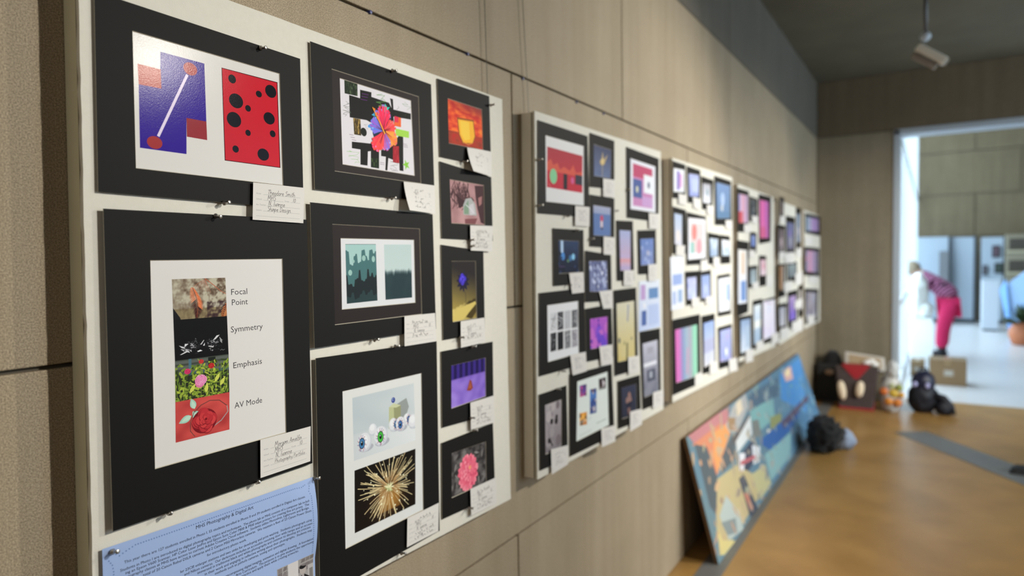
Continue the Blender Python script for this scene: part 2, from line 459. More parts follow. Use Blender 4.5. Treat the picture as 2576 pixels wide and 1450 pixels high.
# next room: glazed left side, concrete far wall, pale floor
YG = -.86
FLOOR2 = mat('pale_terrazzo', (.64, .64, .64), .3, noise_amt=.08, noise_scale=6)
tag(MB().box(XB+.3, -9.4, -.1, XF+.3, YG+.25, 0).build('floor_2', FLOOR2), kind='structure')
tag(MB().box(XB+.3, -9.4, 6.2, XF+.3, YG+.2, 6.4).build('ceiling_2', CEIL), kind='structure')
wb2 = MB().box(XF+.03, -9.4, 0, XF+.3, YG+.2, 6.2).build('wall_back_2', JOINT); tag(wb2, kind='structure')
for r in range(6):
    z0 = r*1.05; y = YG
    for k in range(5):
        w = 2.1 if (k or r % 2) else 1.2
        panelx(wb2, y-w, y, z0, min(z0+1.05, 6.2), CONC3, XF, XF+.035, .01); y -= w
tag(MB().box(XB+.3, -9.6, 0, XF+.3, -9.4, 6.2).build('wall_right_2', CONC2), kind='structure')
tag(MB().box(XB+.3, -9.4, ZC+.2, XB+.5, YG, 6.2).box(XB+.3, -9.4, 0, XB+.5, -5.8, ZC+.2).build('wall_front_2', CONC2), kind='structure')
tag(MB().box(XB+.3, YG, 3.12, 9.3, YG+.25, 6.2).build('wall_left_2', CONC2), kind='structure')
# glazing: mullions, rails and panes
g = MB()
for i in range(8):
    x = 9.3+i*1.5; g.box(x-.035, YG, 0, x+.035, YG+.05, 6.2)
for z in (0, 1.05, 3.05, 6.1): g.box(9.3, YG+.005, z, XF, YG+.045, z+.07)
w2 = g.build('window_2', mat('white_mullion_paint', (.70, .74, .76), .5)); tag(w2, kind='structure')
for i in range(7):
    x = 9.3+i*1.5
    for z0, z1 in ((.07, 1.05), (1.12, 3.05), (3.12, 6.1)):
        MB().box(x+.035, YG+.022, z0, min(x+1.465, XF), YG+.028, z1).build('pane', GLASS, w2)
# ground outside the glazing
tag(MB().box(9.3, YG+.3, -.3, 40, 30, -.1).build('outdoor_paving', mat('pale_paving', (.62, .63, .62), .8), None), kind='structure')

# ------------------------------------------------------------------ display boards
CLOTH = mat('white_painted_cloth', (.70, .68, .61), .85, noise_amt=.05, noise_scale=90, bump=.06, bump_scale=420)
SIDE = mat('cream_painted_frame', (.68, .65, .47), .6, noise_amt=.08, noise_scale=12)
SIDE2 = mat('grey_painted_frame', (.82, .77, .68), .6, noise_amt=.06, noise_scale=12)
EDGE = mat('brown_fibre_edge', (.15, .125, .085), .9, noise_amt=.3, noise_scale=60)
WIRE = mat('steel_wire', (.10, .09, .08), .4, .8)
def board(q, label, side, wires=()):
    """q: pixel corners TL,TR,BR,BL of the front face"""
    P = [onY(x, y, -T) for x, y in q]
    base = (P[2]+P[3])/2; base.y = 0
    t = empty('display_board', base, label, 'display board', 'white square display boards along the wall')
    def ring(y, inset=0.0):
        c = sum(P, Vector())/4
        return [Vector((p.x+math.copysign(inset, c.x-p.x), y, p.z+math.copysign(inset, c.z-p.z))) for p in P]
    a, b2, c2, d = ring(-.001, .002), ring(-.040, .002), ring(-.046, .004), ring(-T)
    MB().hexa([a[3], a[2], a[1], a[0]], [b2[3], b2[2], b2[1], b2[0]]).build('frame', side, t, bevel=.0015)
    MB().hexa([b2[3], b2[2], b2[1], b2[0]], [c2[3], c2[2], c2[1], c2[0]]).build('fibre_core', EDGE, t)
    # cloth face with a slightly ragged wrapped edge
    n = 60; vs = []; fs = []
    def edge(i, y, amp):
        out = []
        A, B = d[i], d[(i+1) % 4]
        for k in range(n):
            p = A.lerp(B, k/n); p = p.copy(); w = amp*noise.noise(p*60)
            p.y = y; p.x += w; p.z += w*.6; out.append(p)
        return out
    r0 = []; r1 = []
    for i in range(4): r0 += edge(i, -.0461, .0022); r1 += edge(i, -T, .0012)
    m = len(r0); vs = r0+r1
    fs = [(k, (k+1) % m, m+(k+1) % m, m+k) for k in range(m)]+[tuple(range(m, 2*m))]
    mesh('cloth_face', vs, fs, CLOTH, t)
    for (x0, y0, x1, y1) in wires:
        A = onY(x1, y1, -.012); B = onY(x0, y0, -.012); top = B+(B-A)*((4*H-B.z)/(B.z-A.z)); top.z = 4*H
        MB().tube([A-Vector((0, 0, .03)), top], .0012, 6).build('hanging_wire', WIRE, t)
    return t
BOARD_PX = [
    ([(204, -160), (1263, 250), (1285, 1256), (238, 1830)], 'nearest white cloth board hanging before the narrow stone joint', SIDE, [(1219, 0, 1227, 237)]),
    ([(1345, 279), (1662, 382), (1669, 1030), (1352, 1208)], 'second white board from the camera, red landscape print at its top left', SIDE2, [(1315, 0, 1331, 277)]),
    ([(1691, 397), (1842, 447), (1845, 935), (1692, 1014)], 'third white board from the camera, pink and green striped print at its bottom', SIDE2, []),
    ([(1856, 463), (1946, 497), (1950, 872), (1859, 912)], 'fourth white board from the camera, tall hot pink print at its top', SIDE2, []),
    ([(1960, 505), (2014, 526), (2016, 832), (1961, 868)], 'fifth white board from the camera, crowded with dark prints', SIDE2, []),
    ([(2023, 529), (2062, 544), (2063, 808), (2024, 828)], 'last white board, hanging next to the corner of the end wall', SIDE2, []),
]
_p = onY(204, 300, -T); 
BOARD_PX[0][0][0] = None
L0, L1 = onY(208, 300, -T), onY(231, 1200, -T); R0 = onY(1263, 250, -T); R1 = onY(1285, 1256, -T)
def board_quad1():
    return [Vector((.536, -T, 2.207)), R0, R1, Vector((.516, -T, .985))]
def px_of(P):
    d = Vector(P)-EYE; z = d.dot(FWD); return 1288+F_PX*d.dot(RIGHT)/z, 725-F_PX*d.dot(UP)/z
BOARD_PX[0][0][0] = px_of((.537, -T, 2.207)); BOARD_PX[0][0][3] = px_of((.516, -T, .985))
BOARDS = [board(*b) for b in BOARD_PX]

# ------------------------------------------------------------------ mats, prints, cards, pins
MATB = mat('black_mat_board', (.0058, .0055, .0054), .6, spec=.13, noise_amt=.1, noise_scale=300)
MATI = mat('plum_black_inner_mat', (.0165, .0105, .011), .6, spec=.15)
CORE = mat('cream_mat_core', (.50, .46, .37), .8)
PAPER = mat('white_card_paper', (.70, .68, .66), .75)
PINM = mat('steel_push_pin', (.42, .40, .37), .28, .9)
MT = .0016
def lift_plane(q, a, b=0.0, c=0.0, k='f'):
    """tilted plane in front of the board: a at the sheet's middle, b per metre along the wall, c per metre up"""
    P = [onY(*zp(k, x, y), -(T+a)) for x, y in q]; o = sum(P, Vector())/4
    n = Vector((-b, -1, -c)).normalized() if (b or c) else Vector((0, -1, 0))
    return o, n
def place(q, k, o, n): return [onP(*zp(k, x, y), o, n) for x, y in q]
def ringmesh(sh, hole, m, parent, name, d0=0.0, th=MT, core=CORE):
    """mat board: front ring, cream bevel inside, cream cut edge outside. hole: 4 (s,t) TL,TR,BR,BL"""
    N = 4
    def loop(c, d):
        out = []
        for i in range(4):
            a, b = c[i], c[(i+1) % 4]
            for j in range(N): t = j/N; out.append(sh.at(a[0]+(b[0]-a[0])*t, a[1]+(b[1]-a[1])*t, d))
        return out
    full = [(0, 1), (1, 1), (1, 0), (0, 0)]
    cx = sum(p[0] for p in hole)/4; cy = sum(p[1] for p in hole)/4
    kx, ky = .0012/sh.w, .0012/sh.h
    bev = [(p[0]+math.copysign(kx, cx-p[0]), p[1]+math.copysign(ky, cy-p[1])) for p in hole]
    n = 4*N
    v = loop(full, d0)+loop(hole, d0)+loop(bev, d0-th)+loop(full, d0-th)
    f = []; mi = []
    for i in range(n):
        j = (i+1) % n
        f.append((i, n+i, n+j, j)); mi.append(0)
        f.append((n+i, 2*n+i, 2*n+j, n+j)); mi.append(1)
        f.append((i, j, 3*n+j, 3*n+i)); mi.append(1)
        f.append((3*n+i, 3*n+j, 2*n+j, 2*n+i)); mi.append(0)
    return mesh(name, v, f, [m, core], parent, midx=mi)

ART = {}
def artwork(key, label, k, outer, hole, painter, a=.0035, b=0.0, c=0.0, inner=None, ink_mat=None, kh=None, cat='matted print', group=None):
    """matted print pinned to a board. outer/hole/inner: pixel corners TL,TR,BR,BL in zoom frame k"""
    kh = kh or k
    def quad(q, kk): return [zp(kk, *q[i:i+2]) for i in range(0, 8, 2)]
    qo, qh = quad(outer, k), quad(hole, kh)
    o, n = lift_plane(qo, a, b, c)
    sh = Sheet(place(qo, 'f', o, n))
    base = (sh.q[2]+sh.q[3])/2
    t = empty('matted_print', base, label, cat, group)
    hs = [sh.inv(onP(*p, o, n)) for p in qh]
    if inner:
        qi = quad(inner, kh); his = [sh.inv(onP(*p, o, n)) for p in qi]
        ringmesh(sh, his, MATB, t, 'mat')
        sh2 = Sheet([sh.at(*p, -MT) for p in [(x+math.copysign(.012, x-.5), y+math.copysign(.012, y-.5)) for x, y in his]])
        hs2 = [sh2.inv(sh.at(*p, -MT)) for p in hs]
        ringmesh(sh2, hs2, MATI, t, 'inner_mat', 0.0, .0010)
        dep = -MT-.0009
    else:
        ringmesh(sh, hs, MATB, t, 'mat'); dep = -MT+.0001
    ps = Sheet([sh.at(*p, dep) for p in hs])
    d = Draw(ps); painter(d)
    d.build('print', ink_mat or PRINT, t)
    ART[key] = (t, sh)
    return t
def loose(key, label, k, q, painter, a=.002, cat='poster', name='unmatted_poster', group=None, kk=None):
    kk = kk or [k]*4
    qq = [zp(kk[i], q[2*i], q[2*i+1]) for i in range(4)]
    o, n = lift_plane(qq, a); ps = Sheet(place(qq, 'f', o, n))
    d = Draw(ps); d.fill((205, 206, 200)); painter(d)
    ob = d.build(name, PRINT); tag(ob, label, cat, group); ART[key] = (ob, ps); return ob

# single-stroke handwriting (x-height .5, capitals 1)
HW = {
 'a': (.55, '45 40 2 0 0 12 5 40 25 50 45 42 42 15 52 0'), 'b': (.5, '5 100 5 0 30 2 42 25 28 48 5 40'), 'c': (.42, '38 42 18 50 3 25 16 2 38 8'),
 'd': (.55, '42 40 18 48 3 22 18 0 42 12|44 100 42 10 52 0'), 'e': (.45, '3 25 36 30 28 48 10 44 3 20 15 0 42 8'), 'f': (.4, '42 90 28 100 18 80 16 -20|2 46 36 50'),
 'g': (.52, '40 40 18 48 3 24 18 4 40 16|42 48 40 -20 20 -35 2 -24'), 'h': (.52, '5 100 4 0|4 30 22 50 36 38 38 5 46 0'), 'i': (.25, '6 48 8 5 18 0|8 66 10 70'),
 'l': (.24, '12 100 6 20 10 0 20 4'), 'm': (.75, '4 48 4 0|4 32 16 50 26 36 27 0|27 32 42 50 54 36 56 4 66 0'), 'n': (.52, '4 48 5 0|5 32 22 50 36 38 38 5 48 0'),
 'o': (.46, '20 50 3 28 14 0 36 10 38 36 20 50'), 'p': (.5, '5 48 2 -40|4 36 24 50 40 32 26 6 5 10'), 'r': (.4, '4 48 6 0|6 28 18 46 36 46'),
 's': (.4, '34 46 12 48 6 34 32 18 24 2 2 4'), 't': (.36, '16 86 14 8 30 2|0 56 34 60'), 'u': (.5, '3 48 5 10 20 0 38 16 40 48|40 18 50 0'), 'v': (.44, '2 48 18 0 38 50'),
 'y': (.48, '4 48 8 20 24 14 38 30|42 48 30 -20 8 -36'), 'T': (.55, '0 92 58 100|30 96 22 0'), 'S': (.58, '50 90 26 100 8 82 26 58 46 36 36 8 4 6'),
 'M': (.8, '2 0 12 96 34 30 58 100 70 0'), 'H': (.6, '6 96 4 0|46 100 46 0|4 44 48 52'), 'N': (.62, '4 0 8 96 42 4 50 100'), 'I': (.25, '10 100 8 0'),
 'D': (.62, '10 96 8 0|2 92 36 94 54 60 40 12 4 0'), 'A': (.62, '2 0 30 100 50 0|10 36 46 42'), 'P': (.56, '8 96 6 0|2 86 34 98 48 72 30 50 6 48'), '1': (.25, '10 92 8 0'),
 '0': (.5, '24 90 4 50 18 0 42 20 42 70 24 90'), '9': (.46, '38 80 16 90 6 62 30 52 38 84 32 0'), '.': (.24, '4 2 12 0 12 8 4 10'), ' ': (.34, '')}
def write(d, txt, x, y, size, c, slant=.12, w=.055, rnd=None, rise=0.0):
    """handwriting along a line; returns end x"""
    rnd = rnd or random.Random(1)
    for ch in txt:
        wd, st = HW.get(ch, HW['n'])
        dy = rnd.uniform(-.03, .03)*size
        for pl in filter(None, st.split('|')):
            v = list(map(float, pl.split())); pts = []
            for i in range(0, len(v), 2):
                gx, gy = v[i]/100*size, v[i+1]/100*size
                pts.append((x+(gx+gy*slant)/d.asp, y+gy+dy))
            d.line(pts, w*size, c)
        x += wd*size/d.asp*1.02; y += rise*wd*size
    return x
def squiggle(d, x0, x1, y, size, c, seed):
    r = random.Random(seed); x = x0; pts = []
    while x < x1:
        pts.append((x, y+size*(r.choice((0, .08, .45, .5, .55, 1.0, -.2)) if r.random() < .85 else .2))); x += size*.2/d.asp*r.uniform(.6, 1.2)
        if r.random() < .14 and len(pts) > 3:
            d.line(pts, size*.10, c); pts = []; x += size*.3/d.asp
    if len(pts) > 2: d.line(pts, size*.10, c)
CARDG = 'white name cards pinned beside the artworks'
def card(k, q, label, a=.007, lines=None, detail=2, curl=0.0, seed=0, b=0.0, c=0.0):
    """printed label card: detail 2 = legible form, 1 = faint lines, 0 = blank"""
    qq = [zp(k, *q[i:i+2]) for i in range(0, 8, 2)]
    o, n = lift_plane(qq, a, b, c); P = place(qq, 'f', o, n)
    sh = Sheet(P, curl=(lambda x, y: curl*((1-x)*(1-y))**1.5+.10*abs(curl)*math.sin(3*x)) if curl else None)
    N = 6 if curl else 1
    v = []; f = []
    for dd in (0, -.0003):
        for j in range(N+1):
            for i in range(N+1): v.append(sh.at(i/N, j/N, dd))
    M = (N+1)**2
    for j in range(N):
        for i in range(N):
            p = j*(N+1)+i; f.append((p, p+1, p+N+2, p+N+1)); f.append((M+p, M+p+N+1, M+p+N+2, M+p+1))
    t = mesh('name_card', v, f, PAPER, None, smooth=bool(curl)); tag(t, label, 'name card', CARDG)
    if detail:
        d = Draw(sh, 2e-5); ln = (150, 148, 146) if detail > 1 else (168, 167, 165); pen = (62, 60, 60) if detail > 1 else (120, 118, 118)
        ys = (.70, .55, .40, .255, .115)
        heads = ('Artist', 'School', 'Art Teacher', 'Lesson', '')
        starts = (.19, .19, .26, .19, .06)
        for i, y in enumerate(ys):
            x1 = .92 if i != 1 else .58
            d.line([(starts[i]+.4*j*(x1-starts[i])/.4/4, y) for j in range(5)], .006 if detail > 1 else .008, ln)
            if i == 1: d.line([(.72, y), (.92, y)], .006, ln)
            if heads[i] and detail > 1: d.text(heads[i], .06, y, .062, (150, 147, 147))
        if detail > 1: d.text('Grade', .60, .55, .062, (150, 147, 147))
        if lines:
            r = random.Random(seed)
            for i, s in enumerate(lines):
                if not s: continue
                if s.startswith('~'): squiggle(d, .24, .24+.1*int(s[1:]), ys[i]+.02, .11, pen, seed*7+i)
                else: write(d, s, .27 if i != 2 else .29, ys[i]+.012, min(.135, .60*d.asp/sum(HW.get(ch, HW['n'])[0] for ch in s)), pen, rnd=r, w=.075)
            write(d, '10', .77, .562, .12, pen, rnd=r, w=.075)
        d.build('handwriting', PRINT, t)
    return t
def lathe(P, ax, prof, n=12):
    ax = ax.normalized(); a = ax.orthogonal().normalized(); b = ax.cross(a); mb = MB(); vs = []; fs = []
    for z, r in prof:
        for k in range(n): t = 2*math.pi*k/n; vs.append(P+ax*z+(a*math.cos(t)+b*math.sin(t))*r)
    for i in range(len(prof)-1):
        for k in range(n): fs.append((i*n+k, i*n+(k+1) % n, (i+1)*n+(k+1) % n, (i+1)*n+k))
    fs.append(tuple(range((len(prof)-1)*n, len(prof)*n)))
    return vs, fs
def pin(k, x, y, label, out=.0, tilt=(0, 0), s=1.0):
    P = onY(*zp(k, x, y), -(T+.004+out)); ax = Vector((tilt[0], -1, tilt[1]))
    vs, fs = lathe(P, ax, [(-.004, .0007*s), (.0035*s, .0007*s), (.0036*s, .0046*s), (.0055*s, .0048*s), (.0075*s, .0026*s), (.0135*s, .0024*s), (.0165*s, .0036*s), (.0185*s, .0036*s), (.0190*s, .0028*s)])
    o = mesh('push_pin', vs, fs, PINM, None, smooth=True); tag(o, label, 'push pin', 'steel push pins in the boards')
    return o

# ------------------------------------------------------------------ nearest board: artworks
WHT = (205, 202, 195)
def p_shapes(d):
    d.fill(WHT)
    X = lambda *a: d.pxs('1', *a)
    d.poly(X(1008, 325, 1285, 400, 1298, 768, 1173, 745, 1173, 970, 880, 930, 872, 530, 1008, 556), (44, 17, 130))
    d.poly(X(865, 400, 1011, 437, 1015, 558, 872, 530), (166, 58, 42))
    d.poly(X(1173, 742, 1298, 765, 1303, 882, 1175, 860), (137, 41, 47))
    def dot(x, y, rx, ry, c):
        a, b = d.px('1', x, y), d.px('1', x+rx, y+rx*.27); e = d.px('1', x, y-ry)
        r = math.hypot((b[0]-a[0])*d.asp, b[1]-a[1]); d.ell(a[0], a[1], r, c, ry=abs(e[1]-a[1])*.97, n=32)
    d.line(X(1178, 470, 995, 858), .021, (214, 201, 226))
    dot(1197, 434, 43, 41, (160, 52, 48)); dot(973, 897, 48, 41, (150, 46, 46))
    d.poly(X(1393, 425, 1745, 518, 1764, 1057, 1413, 1010), (60, 12, 18))
    d.poly(X(1397, 430, 1741, 522, 1759, 1052, 1418, 1006), (186, 33, 45))
    for q in ((1460, 497, 24, 28), (1703, 575, 35, 41), (1628, 592, 19, 21), (1485, 635, 44, 47), (1560, 682, 18, 21), (1472, 753, 45, 49), (1693, 745, 35, 39), (1560, 836, 17, 20), (1715, 842, 18, 22), (1482, 938, 20, 23), (1656, 973, 36, 39)):
        dot(*q, (20, 20, 26))
def p_needle(d):
    r = random.Random(3)
    def f(x, y):
        n = nz(x*d.asp, y, 5, 1)+.6*nz(x*d.asp, y, 11, 4)+.5*nz(x*d.asp, y, 20, 7)
        c = mixc((176, 170, 148), (92, 74, 58), .35+.9*n*(.5+x)) if y > .25 else mixc((140, 128, 92), (78, 60, 46), .3+.8*n*(.3+x))
        if x > .62 and y < .4: c = mixc(c, (52, 34, 38), .5+.8*n)
        return c
    d.grid(64, 48, f)
    d.poly([(0, .30), (.12, .05), (.13, 0), (0, 0)], (22, 22, 26))
    d.line([(.62, .98), (.50, .90), (.38, .80)], .012, (160, 104, 76)); d.line([(.60, 1), (.78, .80), (.90, .66), (1, .58)], .022, (168, 96, 70), .014)
    for i in range(7): d.line([(.62, .96-.01*i), (.40+.05*i, .76-.02*i)], .006, (172, 104, 82))
    def frond(x0, y0, x1, y1, L, cols, n=26, cur=.05):
        for i in range(n):
            t = i/(n-1); x = x0+(x1-x0)*t+cur*math.sin(math.pi*t); y = y0+(y1-y0)*t; k = L*(.35+.75*math.sin(math.pi*min(1, t*1.05)**.8))
            for s in (-1, 1): d.leaf(x, y, k, .011, math.radians(-90+s*(58-16*t)), cols(t, s, i))
        d.line([(x0+(x1-x0)*t+cur*math.sin(math.pi*t), y0+(y1-y0)*t) for t in [j/10 for j in range(11)]], .014, (120, 52, 36))
    frond(.36, .78, .42, .03, .20, lambda t, s, i: mixc((214, 122, 78), (198, 104, 62), r.random()) if (t < .38 or (s > 0 and t < .62)) else mixc((58, 26, 26), (92, 52, 38), r.random()*.9 if i % 3 == 0 else .1))
    frond(1.0, .34, .92, .0, .16, lambda t, s, i: mixc((206, 128, 72), (58, 34, 24), 1 if (s < 0 and i % 2) else .1), 14, .0)
def p_crystal(d):
    r = random.Random(8); d.fill((13, 13, 14))
    for cx, sd in ((.30, 1), (.72, 2)):
        rr = random.Random(sd*11)
        for i in range(64):
            a = rr.uniform(0, 6.28); R = rr.uniform(.02, .20); x = cx+R*math.cos(a)*.95/d.asp*1.3; y = .30+R*math.sin(a)*.9
            g = rr.choice((28, 40, 60, 90, 120, 170, 205)) if i % 2 else rr.choice((24, 34, 46))
            pts = [(x+rr.uniform(-.05, .05), y+rr.uniform(-.045, .05)) for _ in range(rr.choice((3, 3, 4)))]
            d.poly(pts, (g, g, g+2))
    for q, g in (([.08, .36, .17, .31, .19, .27, .13, .29], 200), ([.09, .13, .20, .20, .22, .18, .12, .13], 210), ([.46, .33, .53, .44, .54, .43, .49, .33], 175), ([.70, .40, .78, .52, .84, .53, .76, .43], 200), ([.83, .48, .88, .40, .88, .30, .85, .36], 150), ([.62, .28, .72, .25, .70, .22, .61, .26], 185), ([.40, .17, .46, .20, .50, .17, .42, .15], 220)):
        d.poly([(q[i], q[i+1]) for i in range(0, len(q), 2)], (g, g, g))
    for i in range(16): d.ell(.40+r.uniform(-.04, .04), .38+r.uniform(-.1, .12), .006, (150, 150, 152), n=6)
    d.line([(.84, .12), (.87, .15), (.89, .12), (.93, .14)], .008, (130, 130, 132))
def zinnia(d, x, y, R, cols, seed, rings=5, sq=.75):
    r = random.Random(seed)
    for k in range(rings):
        rad = R*(1-k/rings); n = max(6, int(20*(1-k/rings)))
        for i in range(n):
            a = 6.283*i/n+k*.4+r.uniform(-.1, .1); c = mixc(cols[0], cols[1], r.random())
            c = mixc(c, cols[2], .28*(k % 2)+r.random()*.15)
            cx, cy = x+math.cos(a)*rad*.60/d.asp, y+math.sin(a)*rad*.60*sq
            d.ell(cx, cy, rad*.42, c, ry=rad*.20, rot=math.atan2(math.sin(a)*sq, math.cos(a)), n=9)
def p_garden(d):
    r = random.Random(5)
    d.grid(20, 24, lambda x, y: mixc((34, 40, 26), (92, 98, 92), (.9 if (int(y*24) % 3) else .3) if y > .62 else .05+.2*nz(x, y, 9)))
    d.rect(.24, .62, .29, 1, (70, 104, 116)); d.rect(.24, .60, 1, .66, (52, 78, 86)); d.rect(.60, .72, .74, .98, (28, 34, 28))
    for i in range(300):
        x, y = r.random(), r.random()**1.2*.86; g = r.random()
        c = mixc((84, 112, 34), (172, 186, 66), g) if r.random() > .3 else mixc((34, 48, 20), (70, 90, 30), g)
        d.leaf(x, y, r.uniform(.08, .19), r.uniform(.016, .034), r.uniform(0, 6.28), c)
    for i in range(14):
        x = r.random(); d.line([(x, 0), (x+r.uniform(-.06, .06), r.uniform(.4, .9))], .012, (120, 140, 56))
    for x, y in ((.26, .16), (.72, .34), (.82, .22), (.55, .1)): d.leaf(x, y, .26, .05, r.uniform(.6, 1.5), (190, 196, 84))
    for x, y, R, c in ((.22, .70, .085, ((190, 40, 84), (222, 76, 118), (130, 20, 60))), (.47, .90, .07, ((182, 44, 44), (210, 70, 60), (120, 24, 30))), (.66, .76, .085, ((176, 30, 34), (206, 62, 56), (110, 16, 24)))):
        zinnia(d, x, y, R, c, int(x*100), 4)
    d.ell(.44, .38, .13, (206, 112, 152), n=20)
    zinnia(d, .46, .44, .165, ((218, 130, 172), (236, 170, 200), (176, 76, 124)), 7, 7)
def p_redrose(d):
    d.grid(24, 18, lambda x, y: mixc((160, 52, 50), (196, 76, 70), .5+.8*nz(x, y, 4, 2)+.2*y))
    leafc = (150, 192, 172)
    for x, y, L, w, a in ((.34, .74, .30, .085, 1.9), (.28, .58, .36, .09, 3.5), (.40, .52, .22, .10, 2.3)): d.leaf(x, y, L, w, a, leafc); d.leaf(x, y, L*.8, w*.6, a, (176, 206, 184))
    d.line([(.34, .66), (.45, .80), (.62, .88), (.80, .84), (.95, .66)], .022, (104, 60, 54)); d.line([(.95, .66), (.97, .50), (.84, .30), (.70, .20)], .026, (150, 140, 136)); d.line([(.34, .70), (.26, .42), (.26, .20), (.34, .04)], .018, (92, 62, 56))
    rose(d, .52, .38, .36, ((170, 42, 48), (196, 62, 62), (112, 20, 28)), 4)
def rose(d, x, y, R, cols, seed, sq=.95):
    r = random.Random(seed)
    d.ell(x, y, R*.98, cols[2], ry=R*.92*sq, n=26)
    for k in range(7):
        rad = R*(1-k*.125); n = (4, 4, 3, 3, 3, 2, 2)[k]; cx, cy = x+R*.10*k/7/d.asp, y+R*.12*k/7
        for i in range(n):
            a = 6.283*i/n+k*1.35+.4*r.random(); px, py = cx+math.cos(a)*rad*.42/d.asp, cy+math.sin(a)*rad*.42*sq
            d.ell(px, py, rad*.58, mixc(cols[0], cols[2], .75), ry=rad*.50, rot=a, n=18)
            d.ell(px+.01*R, py+.03*R, rad*.545, mixc(cols[0], cols[1], r.random()), ry=rad*.45, rot=a, n=18)
    d.ell(x+R*.11/d.asp, y+R*.12, R*.10, cols[2], n=12)
def p_portfolio(d):
    d.fill((206, 203, 197))
    Z = lambda *a: [d.px('f', a[i], a[i+1]) for i in range(0, len(a), 2)]
    p_needle(d.sub(Z(432, 703, 567, 699, 571, 796, 436, 806)))
    p_crystal(d.sub(Z(436, 806, 571, 795.5, 575, 891, 440, 908.5)))
    p_garden(d.sub(Z(440, 908.5, 575, 891, 577, 987, 441, 1012.8)))
    p_redrose(d.sub(Z(441, 1012.8, 577, 987, 577, 1081, 442, 1114.5)))
    for s, x0, y0, x1, y1 in (('Focal', 580, 742.5, 622, 740), ('Point', 582, 769, 623.5, 765.5), ('Symmetry', 580, 836, 661, 829), ('Emphasis', 585.5, 926, 659, 917), ('AV Mode', 590, 1026.5, 659.5, 1015)):
        a, b = d.px('f', x0, y0), d.px('f', x1, y1)
        d.text(s, a[0], (a[1]+b[1])/2, .0455, (62, 60, 60), width=b[0]-a[0], fat=.0)
def p_hibiscus(d):
    d.fill((206, 202, 204)); r = random.Random(12)
    X = lambda *a: d.pxs('4', *a)
    blk = (12, 12, 12)
    for q in ((357, 480, 440, 505, 440, 440, 527, 460, 527, 495, 660, 540, 690, 600, 700, 720, 520, 690, 490, 672, 362, 650), (668, 505, 690, 512, 695, 600, 826, 625, 826, 668, 690, 645),
              (378, 835, 520, 850, 700, 840, 735, 790, 768, 795, 770, 1060, 740, 1055, 735, 880, 500, 910, 497, 1018, 443, 1010, 443, 895, 378, 885),
              (522, 900, 585, 905, 585, 1040, 522, 1030), (600, 900, 735, 870, 735, 990, 655, 960, 648, 1055, 632, 1052, 636, 950, 600, 945)): d.poly(X(*q), blk)
    def tex(q, c0, c1, n, seed):
        s = d.sub(X(*q)); rr = random.Random(seed); s.fill(c0)
        for i in range(n): x = rr.random(); y = rr.random(); s.line([(x, y), (x+rr.uniform(-.08, .08), y+rr.uniform(.1, .35))], .025, mixc(c0, c1, rr.random()))
    tex((320, 358, 420, 385, 422, 490, 323, 468), (22, 34, 20), (120, 146, 96), 40, 1)
    tex((388, 655, 443, 665, 450, 790, 395, 780), (58, 46, 18), (214, 176, 88), 50, 2)
    tex((522, 960, 585, 965, 585, 1040, 522, 1030), (16, 30, 16), (120, 160, 70), 22, 3)
    tex((710, 735, 812, 758, 812, 808, 710, 788), (150, 196, 72), (168, 210, 90), 6, 4)
    tex((690, 870, 735, 870, 738, 1000, 690, 992), (150, 26, 40), (226, 60, 70), 18, 5)
    tex((690, 590, 826, 622, 826, 668, 690, 640), (8, 10, 8), (60, 110, 60), 14, 6)
    a = d.px('4', 468, 762); d.ell(a[0], a[1], .052, (14, 22, 14))
    s = d.sub(X(500, 530, 720, 560, 720, 930, 500, 930)); rr = random.Random(4)
    for i in range(46): s.leaf(.45+rr.uniform(-.2, .25), .62+rr.uniform(-.2, .2), rr.uniform(.12, .36), .05, rr.uniform(0, 6.28), mixc((70, 150, 214), (46, 190, 170), rr.random()) if i % 3 else (120, 110, 210))
    s.ell(.5, .5, .30, (20, 40, 60), ry=.34)
    for ang, L, W, c0, c1, tip in ((2.7, .40, .55, (70, 130, 220), (150, 90, 190), (120, 180, 240)), (1.62, .50, .52, (226, 34, 74), (240, 70, 110), (96, 150, 226)), (.35, .36, .55, (226, 60, 60), (236, 110, 120), (250, 150, 120)),
                              (-.62, .44, .50, (240, 110, 52), (250, 156, 66), (226, 60, 150)), (-1.35, .40, .45, (244, 80, 120), (110, 110, 214), (150, 190, 250)), (-2.2, .46, .50, (236, 46, 70), (246, 96, 70), (236, 110, 180))):
        for k in range(34):
            f = rr.uniform(-1, 1); R = L*(1-.30*f*f)*rr.uniform(.86, 1.04); a = ang+f*W; c = mixc(c0, c1, rr.random())
            s.line([(.53, .46), (.53+math.cos(a)*R*.55/s.asp, .46+math.sin(a)*R*.55), (.53+math.cos(a+.06*f)*R/s.asp, .46+math.sin(a+.06*f)*R)], .012, c, .05)
            if rr.random() < .55: s.ell(.53+math.cos(a)*R*.97/s.asp, .46+math.sin(a)*R*.97, .022, mixc(c, tip, rr.random()), n=7)
        for k in range(7):
            a = ang+rr.uniform(-.35, .35); s.line([(.53, .46), (.53+math.cos(a)*L*.6/s.asp, .46+math.sin(a)*L*.6)], .014, mixc(c0, (90, 8, 34), .6), .003)
    s.ell(.54, .44, .045, (40, 8, 14)); s.line([(.56, .40), (.40, .60), (.14, .90)], .035, (244, 148, 50), .02)
    for i in range(9): s.ell(.16+.03*i+rr.uniform(-.05, .05), .90-.03*i+rr.uniform(-.03, .04), .016, (246, 120, 44), n=8)
    s2 = d.sub(X(700, 640, 750, 655, 750, 725, 700, 715)); s2.fill((222, 96, 44)); s2.rect(0, .4, .6, 1, (206, 40, 70))
